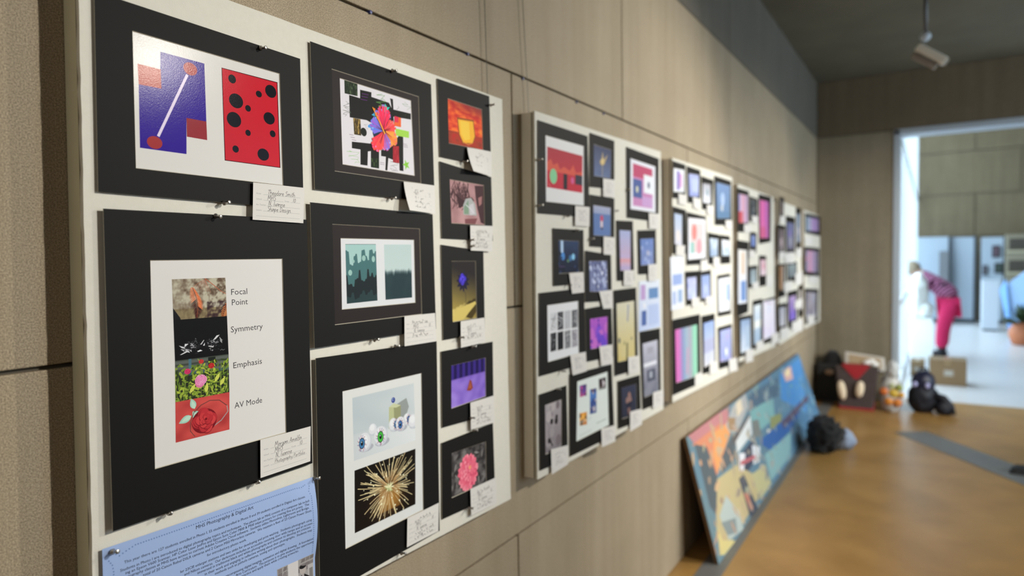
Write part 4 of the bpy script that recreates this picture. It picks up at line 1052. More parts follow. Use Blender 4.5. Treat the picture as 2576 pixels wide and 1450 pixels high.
A2('purple', 'black mat with a glowing purple square print', (515, 155, 693, 122, 705, 478, 525, 513), (550, 222, 668, 205, 668, 408, 553, 428), quick(('g', (176, 76, 190), (130, 60, 200)), ('b', 7, 14, .2, (190, 90, 190), (120, 64, 206), (104, 60, 200)), ('b', 8, 6, .06, (90, 40, 170))), 'B')
A2('yellow', 'tall black mat with a pale yellow print of dark stems', (707, 30, 860, 10, 875, 562, 715, 610), (728, 118, 848, 98, 855, 490, 738, 515), quick(('g', (196, 190, 160), (196, 174, 96)), ('l', .66, .95, .60, .66, .05, (120, 130, 160)), ('l', .52, 0, .56, .30, .07, (104, 96, 60)), ('e', .12, .36, .05, (96, 100, 90)), ('e', .82, .36, .03, (100, 104, 96)), ('e', .40, .30, .04, (150, 140, 90))), 'B')
A2('greyphoto', 'tall black mat with a pale grey photo of stacked blocks', (885, 310, 1022, 285, 1030, 785, 905, 838), (905, 390, 1005, 362, 1015, 715, 915, 755), quick(('g', (178, 178, 190), (96, 98, 112)), ('r', .05, .55, .9, .62, (206, 206, 212)), ('r', .25, .26, .8, .48, (70, 74, 92)), ('r', .40, .32, .6, .44, (150, 156, 166)), ('r', .3, .78, .7, .90, (150, 148, 160)), ('r', .0, .02, .5, .14, (120, 122, 134))), 'B')
A2('sketch', 'narrow black mat with a grey smudged ink sketch', (205, 735, 390, 672, 400, 1165, 210, 1250), (245, 805, 358, 765, 358, 1100, 248, 1140), quick(('g', (160, 150, 150), (120, 110, 112)), ('b', 9, 16, .1, (150, 140, 140), (112, 100, 102), (170, 160, 158)), ('e', .40, .62, .06, (30, 26, 28)), ('e', .68, .60, .07, (34, 28, 30)), ('e', .70, .68, .05, (20, 18, 20)), ('e', .25, .25, .06, (40, 34, 36)), ('l', .25, .3, .45, .12, .05, (50, 44, 46))), 'B')
A2('multi', 'large black mat with white sheet of four small colour pictures', (410, 600, 695, 528, 715, 1008, 412, 1155), (463, 645, 668, 578, 678, 940, 457, 1052), q_multi, 'B')
A2('portrait', 'black mat with a dim seated figure on dark blue', (735, 645, 885, 600, 895, 908, 738, 968), (762, 690, 862, 660, 865, 870, 765, 900), quick(('g', (48, 52, 74), (36, 40, 56)), ('e', .52, .70, .10, (150, 106, 90)), ('p', [(.30, .62), (.6, .72), (.7, .5), (.55, .38), (.28, .48)], (136, 100, 90)), ('r', .40, .05, .58, .32, (120, 84, 76)), ('p', [(.3, .45), (.7, .5), (.62, .30), (.34, .30)], (30, 32, 50))), 'B')
C2 = 'white name card beside the '
for i, (k, q, s) in enumerate((('A', (485, 748, 590, 758, 588, 900, 485, 893), 'red landscape print'), ('A', (688, 548, 773, 560, 773, 690, 690, 680), 'gold flower print'), ('A', (1022, 800, 1095, 808, 1095, 920, 1025, 912), 'pink overlapping squares print'),
        ('A', (692, 972, 770, 980, 768, 1108, 692, 1103), 'red figure on blue print'), ('A', (440, 1240, 545, 1232, 550, 1380, 462, 1390), 'dark blue interior photo'), ('A', (660, 1372, 757, 1362, 761, 1496, 690, 1500), 'pale blue blossom print'),
        ('A', (840, 1222, 912, 1218, 912, 1330, 840, 1330), 'pink sunset print'), ('A', (1018, 1180, 1080, 1172, 1080, 1295, 1020, 1300), 'hazy blue photo'), ('B', (415, 465, 520, 445, 527, 575, 432, 605), 'eight pattern strips sheet'),
        ('B', (612, 408, 700, 395, 703, 525, 625, 540), 'glowing purple square print'), ('B', (807, 480, 880, 470, 880, 580, 810, 600), 'pale yellow stems print'), ('B', (975, 720, 1045, 700, 1045, 800, 975, 830), 'grey stacked blocks photo'),
        ('B', (285, 1105, 400, 1075, 400, 1205, 290, 1275), 'grey ink sketch'), ('B', (625, 965, 718, 940, 720, 1050, 630, 1090), 'sheet of four colour pictures'), ('B', (820, 850, 895, 830, 900, 935, 820, 985), 'dim seated figure print'))):
    card(k, q, C2+s, .009, ('~5', '~3', '~4', '~5'), 1, seed=40+i)
for x, y, s in ((1353, 402, 'upper of two at the left edge of the red landscape mat'), (1354, 517, 'lower of two at the left edge of the red landscape mat'), (1424, 545, 'under the red landscape mat'), (1446, 579, 'at the top of the dark blue interior mat'), (1484, 601, 'at the left edge of the red figure mat'),
                (1546, 531, 'at the right edge of the red figure mat'), (1427, 717, 'under the dark blue interior mat'), (1412, 934, 'under the eight pattern strips mat'), (1399, 979, 'at the top of the ink sketch mat'), (1577, 478, 'at the left edge of the pink squares mat')):
    pin('f', x, y, 'steel push pin '+s)

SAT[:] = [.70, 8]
# boards three to six: pixel corners in frames C and D
G3, G4, G5, G6 = ('matted prints on the %s board' % w for w in ('third', 'fourth', 'fifth', 'last'))
PB, WH, PW2 = (150, 160, 214), (208, 210, 216), (186, 190, 222)
FAR = [
 ('pale print with a violet and pink band', 'top left', 3, 'C', (138, 190, 275, 235, 275, 600, 135, 590), (148, 265, 265, 290, 262, 530, 148, 525), [('g', WH, WH), ('r', .30, .1, .58, .9, (130, 110, 190)), ('r', .58, .2, .8, .8, (206, 140, 190))], (200, 540, 285, 560, 285, 670, 205, 655)),
 ('periwinkle print', 'top', 3, 'C', (290, 245, 435, 295, 435, 650, 300, 640), (310, 325, 420, 345, 418, 580, 315, 570), [('g', PB, (126, 140, 206)), ('r', .3, .2, 1, .8, (160, 174, 222))], (355, 580, 440, 600, 435, 720, 365, 700)),
 ('small pale green print', 'top', 3, 'C', (445, 355, 575, 400, 565, 720, 455, 710), (460, 430, 545, 445, 545, 650, 465, 640), [('g', (150, 150, 160), WH), ('e', .6, .55, .2, (110, 140, 150))], (505, 660, 585, 680, 580, 780, 510, 770)),
 ('large blue sea photo', 'top right', 3, 'C', (585, 350, 765, 410, 775, 885, 590, 880), (605, 420, 755, 460, 755, 810, 612, 810), [('g', (92, 126, 176), (76, 112, 150)), ('e', .45, .55, .2, (140, 166, 204)), ('e', .4, .3, .1, (176, 180, 180)), ('r', 0, 0, 1, .2, (70, 110, 150))], (705, 830, 775, 830, 780, 930, 710, 920)),
 ('narrow pale blue print', 'left', 3, 'C', (140, 680, 280, 720, 280, 1190, 140, 1190), (155, 750, 240, 770, 240, 1110, 160, 1085), [('g', (156, 176, 206), (196, 190, 196)), ('e', .5, .3, .2, (206, 196, 190))], (175, 1100, 270, 1100, 265, 1220, 175, 1205)),
 ('white print with coral and teal shapes', 'middle', 3, 'C', (290, 740, 495, 790, 505, 1300, 285, 1310), (305, 800, 490, 820, 492, 1235, 305, 1255), [('g', (208, 204, 206), WH), ('r', .12, .15, .88, .88, (214, 176, 172)), ('e', .35, .66, .2, (214, 110, 100)), ('r', .12, .15, .36, .42, (130, 180, 170)), ('e', .62, .3, .2, (206, 130, 140))], (440, 1260, 515, 1250, 515, 1370, 440, 1380)),
 ('left of two small blue-white photos', 'middle right', 3, 'C', (515, 960, 640, 985, 645, 1295, 520, 1300), (535, 1020, 625, 1030, 620, 1215, 540, 1220), [('g', (170, 186, 200), (130, 156, 190)), ('b', 3, 8, .15, (196, 206, 214), (120, 146, 180))], (575, 1225, 640, 1225, 640, 1330, 575, 1330)),
 ('right of two small blue-white photos', 'middle right', 3, 'C', (645, 985, 750, 1000, 757, 1290, 655, 1300), (665, 1035, 750, 1050, 750, 1210, 670, 1210), [('g', WH, (156, 180, 196)), ('e', .6, .4, .2, (120, 150, 150))], None),
 ('left of two periwinkle prints', 'lower', 3, 'D', (230, 160, 365, 150, 365, 440, 240, 470), (248, 215, 335, 205, 335, 410, 255, 415), [('g', (160, 166, 210), (170, 184, 224)), ('b', 4, 8, .15, (140, 150, 206), PW2)], (290, 400, 360, 392, 360, 470, 295, 485)),
 ('right of two periwinkle prints', 'lower', 3, 'D', (370, 160, 465, 140, 470, 415, 375, 435), (378, 195, 455, 185, 460, 400, 385, 405), [('g', (120, 146, 200), (150, 160, 210)), ('e', .5, .4, .2, (160, 176, 220))], (418, 390, 480, 380, 480, 450, 420, 465)),
 ('white print with a blue side stripe', 'right', 3, 'D', (525, 195, 640, 175, 650, 545, 530, 570), (535, 225, 640, 205, 640, 510, 540, 530), [('g', WH, WH), ('r', .68, .3, .92, .8, (110, 150, 206))], None),
 ('large print of pink, teal and green stripes', 'bottom left', 3, 'D', (110, 600, 365, 545, 375, 1175, 115, 1290), (140, 690, 340, 640, 345, 1110, 150, 1175), [('v', (214, 80, 170), (206, 90, 176), (110, 130, 180), (130, 160, 176), (150, 140, 160), (110, 190, 150), (120, 200, 160)), ('l', .5, .1, .55, .6, .06, (206, 110, 150))], (320, 1100, 385, 1070, 390, 1170, 320, 1205)),
 ('tall print, blue above and grey below', 'bottom', 3, 'D', (380, 565, 500, 540, 510, 1060, 390, 1095), (400, 630, 495, 600, 500, 980, 405, 1035), [('g', (120, 150, 210), (196, 192, 192)), ('r', 0, .3, 1, .6, (150, 154, 190))], (455, 990, 525, 970, 530, 1080, 455, 1100)),
 ('blue print with a white flower', 'bottom right', 3, 'D', (530, 670, 655, 635, 668, 1010, 540, 1050), (550, 700, 650, 670, 655, 960, 550, 985), [('g', (146, 156, 210), (130, 140, 200)), ('e', .55, .28, .14, (214, 218, 230)), ('b', 5, 8, .1, (160, 140, 196), (120, 140, 206))], (630, 960, 700, 940, 710, 1060, 635, 1080)),
 ('print of red, pink and blue bands', 'top left', 4, 'C', (830, 480, 955, 520, 950, 960, 830, 955), (845, 545, 945, 565, 945, 860, 848, 855), [('v', (110, 120, 190), (206, 150, 170), (196, 130, 160), (150, 150, 196)), ('r', 0, 0, .45, .4, (200, 60, 70))], (905, 870, 985, 880, 980, 960, 905, 955)),
 ('small dark grey photo', 'top', 4, 'C', (962, 570, 1050, 600, 1050, 850, 960, 840), (970, 600, 1030, 612, 1028, 790, 972, 790), [('g', (70, 76, 76), (54, 62, 74)), ('b', 6, 6, .15, (110, 116, 106), (40, 46, 56))], (990, 780, 1050, 790, 1045, 870, 990, 860)),
 ('tall hot pink print', 'top right', 4, 'C', (1060, 545, 1195, 580, 1190, 1060, 1065, 1085), (1072, 610, 1165, 630, 1165, 1020, 1076, 1020), [('v', (214, 80, 150), (220, 76, 156), (140, 70, 170)), ('r', 0, 0, .7, .3, (206, 70, 120))], None),
 ('tall cream print with a blue base', 'left', 4, 'C', (825, 1040, 955, 1062, 947, 1815, 828, 1870), (840, 1140, 935, 1150, 935, 1715, 842, 1730), [('g', (206, 200, 190), (200, 204, 214)), ('r', .4, .55, .7, .95, (206, 170, 130)), ('r', .3, .05, .9, .42, (90, 130, 196))], None),
 ('small bright blue photo', 'middle', 4, 'C', (968, 950, 1040, 965, 1035, 1180, 962, 1200), (980, 990, 1025, 995, 1022, 1110, 982, 1110), [('g', (110, 130, 190), (80, 110, 190))], (960, 1150, 1020, 1150, 1020, 1230, 960, 1230)),
 ('small grey green photo', 'middle', 4, 'D', (810, 110, 890, 100, 890, 295, 810, 310), (825, 140, 880, 132, 880, 265, 827, 275), [('g', (120, 136, 140), (150, 170, 176))], (845, 260, 905, 250, 905, 310, 845, 322)),
 ('small pink and white photo', 'middle right', 4, 'D', (905, 10, 970, 15, 975, 280, 905, 300), (915, 50, 968, 50, 970, 190, 918, 195), [('g', (196, 150, 160), (206, 180, 186)), ('e', .6, .55, .2, (206, 80, 100))], (970, 200, 1020, 195, 1022, 290, 970, 295)),
 ('light blue photo', 'bottom left', 4, 'D', (720, 570, 840, 550, 845, 895, 725, 945), (738, 605, 825, 585, 828, 865, 740, 905), [('g', (120, 150, 190), (196, 206, 216)), ('r', .55, .1, .9, .8, (150, 176, 200))], (785, 880, 850, 860, 850, 975, 785, 990)),
 ('tall blue-white photo', 'bottom', 4, 'D', (848, 425, 935, 405, 935, 840, 850, 870), (858, 470, 922, 450, 920, 800, 860, 830), [('g', (206, 214, 220), (126, 160, 190)), ('r', 0, .4, 1, .6, (216, 220, 226))], (880, 800, 945, 780, 945, 860, 880, 880)),
 ('pale lilac print', 'bottom right', 4, 'D', (937, 420, 1055, 385, 1062, 780, 940, 825), (942, 432, 1048, 412, 1055, 735, 945, 785), [('g', (212, 206, 216), (206, 196, 212)), ('l', .3, .95, .7, .9, .04, (206, 130, 150)), ('b', 8, 6, .1, (206, 186, 216), (190, 196, 226))], (1020, 730, 1085, 710, 1085, 800, 1020, 830)),
 ('thin brown print', 'top left', 5, 'C', (1283, 570, 1335, 590, 1328, 800, 1285, 790), (1292, 620, 1326, 630, 1322, 770, 1293, 765), [('g', (96, 84, 80), (110, 90, 84))], (1290, 780, 1340, 790, 1335, 850, 1290, 850)),
 ('dark brown photo', 'left', 5, 'C', (1258, 870, 1345, 890, 1345, 1195, 1258, 1210), (1275, 920, 1335, 930, 1335, 1150, 1278, 1160), [('g', (96, 80, 82), (120, 106, 106)), ('e', .5, .4, .2, (186, 160, 160))], (1280, 1170, 1340, 1165, 1340, 1240, 1280, 1240)),
 ('dark violet print', 'upper middle', 5, 'C', (1352, 780, 1450, 800, 1450, 1185, 1355, 1195), (1362, 850, 1440, 865, 1440, 1140, 1365, 1145), [('g', (90, 96, 140), (96, 90, 110)), ('e', .4, .6, .15, (130, 100, 190)), ('e', .5, .3, .2, (150, 150, 160))], (1345, 1180, 1440, 1170, 1440, 1290, 1345, 1290)),
 ('small slate print', 'upper right', 5, 'C', (1460, 690, 1512, 700, 1512, 1130, 1462, 1150), (1468, 760, 1505, 765, 1505, 1060, 1470, 1070), [('g', (110, 130, 150), (120, 130, 150)), ('e', .5, .4, .15, (180, 170, 180))], (1470, 1130, 1520, 1125, 1520, 1220, 1470, 1230)),
 ('orange print', 'middle', 5, 'D', (1073, 90, 1150, 85, 1145, 380, 1078, 400), (1090, 110, 1135, 105, 1132, 320, 1092, 330), [('g', (150, 96, 50), (160, 110, 60)), ('r', .6, 0, 1, 1, (130, 120, 110))], (1135, 260, 1200, 235, 1195, 330, 1135, 350)),
 ('grey teal print', 'middle right', 5, 'D', (1160, 80, 1250, 65, 1250, 240, 1160, 260), (1170, 100, 1240, 90, 1240, 200, 1172, 215), [('g', (120, 136, 136), (96, 106, 110))], (1235, 180, 1300, 150, 1300, 260, 1235, 280)),
 ('purple print', 'lower', 5, 'D', (1165, 345, 1255, 320, 1250, 640, 1170, 690), (1178, 390, 1240, 372, 1238, 590, 1180, 610), [('g', (160, 130, 180), (100, 70, 190)), ('r', .4, 0, 1, .3, (110, 80, 200))], (1205, 620, 1305, 590, 1300, 700, 1205, 710)),
 ('pale grey print', 'lower left', 5, 'D', (1073, 460, 1160, 440, 1155, 690, 1080, 715), (1090, 490, 1145, 478, 1142, 650, 1094, 660), [('g', (150, 150, 160), (180, 176, 180))], (1100, 680, 1175, 660, 1170, 750, 1100, 770)),
 ('slim dark print', 'lower right', 5, 'D', (1262, 290, 1303, 275, 1303, 560, 1264, 590), (1270, 330, 1297, 320, 1297, 500, 1271, 510), [('g', (140, 130, 116), (160, 150, 150))], (1230, 430, 1300, 400, 1300, 480, 1230, 500)),
 ('teal and violet print', 'top', 6, 'C', (1558, 750, 1722, 790, 1722, 1000, 1558, 965), (1572, 790, 1700, 820, 1700, 950, 1572, 940), [('v', (110, 150, 170), (150, 140, 170), (160, 110, 180), (96, 100, 140))], (1560, 1010, 1640, 1015, 1640, 1090, 1560, 1085)),
 ('red and slate print', 'middle', 6, 'C', (1550, 1110, 1712, 1130, 1712, 1440, 1552, 1420), (1565, 1150, 1690, 1165, 1690, 1390, 1566, 1380), [('v', (110, 120, 150), (190, 120, 150), (160, 130, 170), (96, 90, 110)), ('b', 4, 10, .15, (196, 110, 140), (90, 100, 140))], (1600, 1430, 1690, 1425, 1690, 1500, 1600, 1500)),
 ('brown and slate print', 'bottom', 6, 'D', (1322, 310, 1445, 320, 1440, 610, 1325, 640), (1335, 345, 1425, 350, 1422, 570, 1337, 585), [('v', (120, 116, 130), (150, 136, 140), (110, 116, 140)), ('b', 5, 8, .2, (150, 150, 170), (90, 90, 110))], (1350, 560, 1415, 550, 1412, 630, 1350, 645)),
]
ORD = {3: 'third', 4: 'fourth', 5: 'fifth', 6: 'last'}
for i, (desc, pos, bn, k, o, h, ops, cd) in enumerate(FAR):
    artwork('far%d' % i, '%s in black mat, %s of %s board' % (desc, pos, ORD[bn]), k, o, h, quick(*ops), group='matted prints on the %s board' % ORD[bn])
    if cd: card(k, cd, 'white card under the %s, %s board' % (desc, ORD[bn]), .008, None, 0)
loose('poster3', 'unmatted white poster with blue pictures, left of the third board', 'C', (110, 1225, 255, 1205, 215, 490, 105, 512), quick(('g', WH, (200, 206, 220)), ('r', .15, .46, .9, .66, (130, 156, 214)), ('r', .1, .1, .4, .34, (150, 170, 210)), ('r', .55, .12, .9, .36, (130, 160, 200))), kk=['C', 'C', 'D', 'D'])
# small blue plugs left in the long joint above the boards
for i, (x, y, s) in enumerate(((931, 31, 'first'), (1176, 136, 'second'), (1315, 198, 'third'), (1450, 257, 'fourth'), (1518, 286, 'fifth'))):
    P = onY(x, y, -.002); vs, fs = lathe(P, Vector((0, -1, 0)), [(-.02, .004), (.002, .005), (.004, .004), (.0045, .001)], 8)
    tag(mesh('wall_plug', vs, fs, mat('blue_plastic', (.03, .05, .22), .4)), s+' small blue wall plug from the left in the long upper joint', 'wall plug', 'blue plugs in the wall joint')

# ------------------------------------------------------------------ long painted panel leaning on the wall
SAT[:] = [.85, 0]
bl, br = onZ(1818, 1405), onZ(2040, 1046)
bl.y = br.y = -.20
tl, trr = onY(1726, 1090, -.035), onY(2008, 896, -.035); trr.z = tl.z = (tl.z+trr.z)/2
bl.x = tl.x+.05; 
q = [tl, trr, br, bl]
SHP = Sheet(q)
nrm = SHP.n
pt = empty('leaning_painting', (bl+br)/2, 'long colourful painted panel leaning against the wall on the floor', 'painting')
WOOD = mat('raw_brown_wood', (.16, .095, .05), .7, noise_amt=.3, noise_scale=15)
MB().hexa([p-nrm*.001 for p in (q[3], q[2], q[1], q[0])], [p-nrm*.022 for p in (q[3], q[2], q[1], q[0])]).build('panel', WOOD, pt)
d = Draw(SHP)
def X(*a): return d.pxs('E', *a)
d.grid(48, 16, lambda x, y: mixc((96, 124, 130), (70, 116, 150), x+.5*nz(x*8, y*2, 1)))
def P(c, *a): d.poly(X(*a), c)
r = random.Random(77)
P((176, 112, 112), 120, 575, 380, 400, 370, 520, 250, 620, 170, 640); P((198, 120, 84), 150, 640, 330, 500, 370, 560, 360, 640, 300, 840, 250, 680); P((214, 140, 76), 290, 560, 370, 500, 385, 570, 330, 720, 310, 820, 280, 700)
P((78, 88, 92), 165, 635, 240, 650, 280, 760, 310, 850, 305, 1080, 260, 1020); P((84, 90, 92), 330, 720, 400, 570, 420, 720, 330, 820)
P((176, 160, 112), 305, 850, 430, 760, 560, 840, 600, 900, 450, 1150, 320, 1330, 300, 1100); P((160, 172, 164), 320, 1080, 360, 950, 440, 1060, 470, 1160, 380, 1230); P((120, 132, 130), 330, 1120, 420, 1090, 430, 1180, 370, 1200); P((196, 180, 110), 300, 1130, 340, 1230, 420, 1230, 350, 1320, 330, 1320)
P((160, 160, 156), 360, 520, 400, 400, 480, 320, 500, 400, 430, 560, 380, 560); P((206, 190, 160), 420, 380, 450, 350, 465, 420, 430, 470); P((150, 120, 84), 370, 470, 420, 470, 410, 550, 380, 550)
P((92, 84, 80), 400, 600, 500, 450, 520, 470, 420, 660); P((196, 200, 196), 420, 620, 510, 455, 522, 570, 430, 690); P((60, 66, 84), 430, 720, 520, 610, 560, 700, 500, 800, 440, 780); P((206, 206, 206), 440, 690, 480, 690, 470, 800, 445, 800); P((200, 204, 206), 520, 640, 570, 650, 570, 740, 530, 760); P((180, 90, 96), 450, 740, 540, 700, 545, 720, 450, 770)
P((110, 160, 158), 510, 430, 650, 340, 660, 470, 560, 560, 520, 520); P((70, 96, 116), 500, 330, 680, 220, 690, 330, 510, 420); P((130, 136, 84), 630, 470, 700, 440, 710, 540, 640, 580); P((206, 200, 180), 615, 540, 660, 560, 650, 640, 620, 620); P((112, 116, 110), 520, 490, 560, 480, 580, 580, 530, 600)
P((46, 92, 156), 560, 620, 780, 420, 860, 330, 780, 520, 640, 680); P((64, 130, 190), 690, 200, 820, 90, 860, 440, 700, 360); P((206, 160, 150), 705, 180, 760, 150, 775, 230, 730, 250); P((228, 206, 150), 725, 180, 750, 165, 752, 210, 730, 215)
P((120, 164, 164), 600, 700, 760, 560, 760, 700, 640, 860); P((176, 170, 120), 520, 820, 600, 760, 640, 880, 570, 980); P((60, 70, 84), 440, 850, 470, 820, 560, 1040, 510, 1090); P((180, 110, 90), 470, 940, 490, 930, 530, 1030, 510, 1040); P((84, 74, 96), 700, 500, 860, 330, 870, 360, 720, 540)
for i in range(170):
    x, y = r.random(), r.random(); base = mixc((196, 150, 100), (80, 140, 176), x*1.2)
    d.leaf(x, y, r.uniform(.05, .22), r.uniform(.01, .035), r.uniform(0, 6.28), mixc(base, r.choice(((220, 200, 160), (70, 80, 96), (176, 110, 90), (110, 160, 130))), r.random()*.4))
d.build('painted_face', PAINT, pt)

# ------------------------------------------------------------------ things on the hall floor
BLACK = mat('black_cloth', (.006, .006, .007), .95, sheen=.1)
g = onZ(2045, 1128); g.z = 0; g.y = -.42
t = empty('bundled_coat', g, 'black fluffy bundled coat lying at the foot of the leaning painting', 'coat')
MB().blob((g.x, -.40, .13), (.21, .14, .16), 3, .30, 3.5, 4, floor=.0).build('coat_body', BLACK, t, smooth=True)
MB().blob((g.x+.14, -.52, .075), (.12, .11, .09), 5, .3, 3, 3, floor=.0).build('lining', mat('pale_blue_lining', (.30, .36, .48), .8), t, smooth=True)

def at(px, py, X): 
    return onX(px, py, X)
# back row by the end wall
def boxy(px0, px1, X, z0, z1, dx, name, m, parent=None, tap=0.0, bevel=.02, y_shift=0):
    a, b = onX(px0, 1000, X).y, onX(px1, 1000, X).y
    y0, y1 = min(a, b), max(a, b); w = (y1-y0)*tap
    return MB().hexa([(X, y0, z0), (X+dx, y0, z0), (X+dx, y1, z0), (X, y1, z0)], [(X, y0+w, z1), (X+dx, y0+w, z1), (X+dx, y1-w, z1), (X, y1-w, z1)]).build(name, m, parent, bevel=bevel)
def zat(px, py, X): return onX(px, py, X).z
X1 = 8.38
t = empty('storage_bag', (X1+.1, onX(2085, 1010, X1).y, 0), 'square black bag in the corner behind the red tote', 'bag')
boxy(2052, 2125, X1+.06, .0, zat(2090, 918, X1), .26, 'body', mat('charcoal_fabric', (.014, .014, .015), .8, noise_amt=.3), t, .03)
a = onX(2094, 915, X1+.18)
MB().blob((a.x+.02, a.y, a.z+.01), (.12, .10, .15), 9, .12, 2.5, 3).build('padded_lid', BLACK, t, smooth=True)
b = onX(2088, 936, X1+.05)
MB().blob((b.x-.02, b.y, b.z), (.03, .05, .035), 2, .1, 2, 2).build('tan_toggle', mat('tan_leather', (.42, .27, .18), .5), t, smooth=True)
# red and grey tote with cream straps
X2 = 8.12
y0, y1 = onX(2208, 1000, X2).y, onX(2100, 1000, X2).y; yc = (y0+y1)/2; hw = (y1-y0)/2; zt = zat(2150, 926, X2)
t = empty('tote_bag', (X2+.12, yc, 0), 'dark grey tote bag with red top panel and cream straps', 'bag')
DG = mat('dark_grey_canvas', (.06, .042, .04), .85, noise_amt=.3); RED = mat('crimson_canvas', (.36, .012, .02), .7); CREAM = mat('cream_webbing', (.80, .66, .48), .6)
def tote(z0, z1, k0, k1, d0, d1, m, n, off=0.0, par=t):
    return MB().hexa([(X2-off, yc-hw*k0, z0), (X2+d0, yc-hw*k0, z0), (X2+d0, yc+hw*k0, z0), (X2-off, yc+hw*k0, z0)], [(X2+.03-off, yc-hw*k1, z1), (X2+d1, yc-hw*k1, z1), (X2+d1, yc+hw*k1, z1), (X2+.03-off, yc+hw*k1, z1)]).build(n, m, par, bevel=.015)
tote(0, zt, .80, 1.0, .24, .20, DG, 'body'); tote(0, .10, .82, .85, .245, .245, RED, 'base_panel', .006)
zb = zt*.72
MB().hexa([(X2+.018, yc-.02, zb), (X2+.19, yc-.02, zb), (X2+.19, yc+.02, zb), (X2+.018, yc+.02, zb)], [(X2+.018, yc-hw*.62, zt+.02), (X2+.20, yc-hw*.62, zt+.02), (X2+.20, yc+hw*.72, zt+.02), (X2+.018, yc+hw*.72, zt+.02)]).build('top_panel', RED, t, bevel=.01)
for px, py0, py1, sl in ((2118, 958, 1006, 8), (2163, 960, 1000, -6)):
    A = onX(px-sl/2, py0, X2-.012); B = onX(px+sl/2, py1, X2-.03)
    MB().tube([A+(B-A)*k for k in (0, .15, .4, .6, .85, 1)], [.012, .035, .042, .042, .034, .012], 12).build('strap', CREAM, t, smooth=True)
# open carton lying on top
c0 = onX(2176, 905, 8.50)
t = empty('carton', (8.5, c0.y, c0.z-.12), 'white and tan open carton resting tilted on top of the bags', 'carton')
A, B = onX(2126, 884, 8.46), onX(2225, 900, 8.46); D1, D0 = onX(2228, 936, 8.38), onX(2126, 924, 8.38)
sh = Sheet([A, B, D1, D0]); n = sh.n
TAN = mat('tan_card', (.40, .29, .17), .6); WHC = mat('white_card', (.62, .58, .52), .4)
MB().hexa([p-n*.0 for p in (D0, D1, B, A)], [p-n*.07 for p in (D0, D1, B, A)]).build('tray', WHC, t, bevel=.006)
s2 = [sh.at(*p, .002) for p in ((.10, .85), (.9, .85), (.9, .2), (.10, .2))]
MB().hexa([s2[3], s2[2], s2[1], s2[0]], [p+n*.006 for p in (s2[3], s2[2], s2[1], s2[0])]).build('tan_sheet', TAN, t)
FILM = mat('clear_film', (.9, .88, .84), .12, trans=.0, spec=.9, bump=.3, bump_scale=14)
for i, (u, w) in enumerate(((.55, .42), (.66, .55), (.74, .38))):
    MB().blob(sh.at(u, w, .015), (.035, .045, .035), i, .2, 3, 2).build('cellophane_crumple', FILM, t, smooth=True)
# clear bag of fruit snacks
X3 = 8.10
ycc = onX(2240, 1000, X3).y
t = empty('grocery_bag', (X3+.1, ycc, 0), 'pale plastic grocery bag with orange and yellow print between tote and backpack', 'bag')
gb = MB().blob((X3+.12, ycc, .20), (.10, .105, .23), 4, .12, 2.5, 4, floor=0).build('bag_body', mat('milky_plastic', (.50, .49, .47), .3, spec=.6), t, smooth=True)
MB().blob((X3+.08, ycc-.02, .46), (.05, .055, .10), 8, .3, 3, 3).build('gathered_top', mat('clear_plastic', (.55, .56, .56), .2, spec=.7), t, smooth=True)
for i, (px, py, rr, c) in enumerate(((2224, 985, .042, (.62, .16, .03)), (2248, 990, .05, (.60, .40, .05)), (2262, 976, .036, (.30, .34, .08)), (2236, 1010, .046, (.66, .24, .03)), (2258, 1014, .045, (.62, .20, .03)), (2268, 995, .03, (.70, .36, .04)), (2243, 972, .03, (.40, .42, .20)))):
    p = onX(px, py, X3+.035); p.z = max(p.z, rr)
    MB().blob((p.x, p.y, p.z), (.03, rr, rr), i+3, .15, 3, 2).build('printed_fruit', mat('fruit_%d' % i, c, .4), gb, smooth=True)
# navy backpack
X4 = 8.22
yb = onX(2322, 1000, X4).y
t = empty('backpack', (X4+.15, yb, 0), 'dark navy backpack slumped on the floor beside the opening', 'backpack')
NAVY = mat('navy_nylon', (.006, .008, .032), .45); NV2 = mat('dark_navy_nylon', (.004, .005, .012), .6)
MB().blob((X4+.14, yb, .15), (.14, .145, .17), 2, .12, 2.2, 4, floor=0).build('main_body', NV2, t, smooth=True)
tp = MB().blob((X4+.13, yb, .32), (.10, .115, .13), 6, .10, 2.2, 3).build('top_pocket', NAVY, t, smooth=True)
MB().blob((X4+.08, yb-.19, .08), (.09, .09, .09), 4, .2, 2.6, 3, floor=0).tube([(X4+.06, yb-.11, .20), (X4+.05, yb-.18, .18), (X4+.04, yb-.25, .10), (X4+.02, yb-.28, .02)], [.035, .04, .035, .015], 8).build('shoulder_strap', NV2, t, smooth=True)
MB().tube([(X4+.14, yb+.04, .42), (X4+.13, yb+.03, .47), (X4+.13, yb-.03, .47), (X4+.14, yb-.04, .42)], .012, 8).build('grab_handle', NV2, t, smooth=True)
BUC = mat('lilac_reflector', (.45, .45, .75), .25)
for px, py in ((2302, 967), (2333, 971)):
    p = onX(px, py, X4+.03); MB().blob((p.x, p.y, p.z), (.015, .022, .03), 1, .05, 2, 2).build('reflector', BUC, tp, smooth=True)
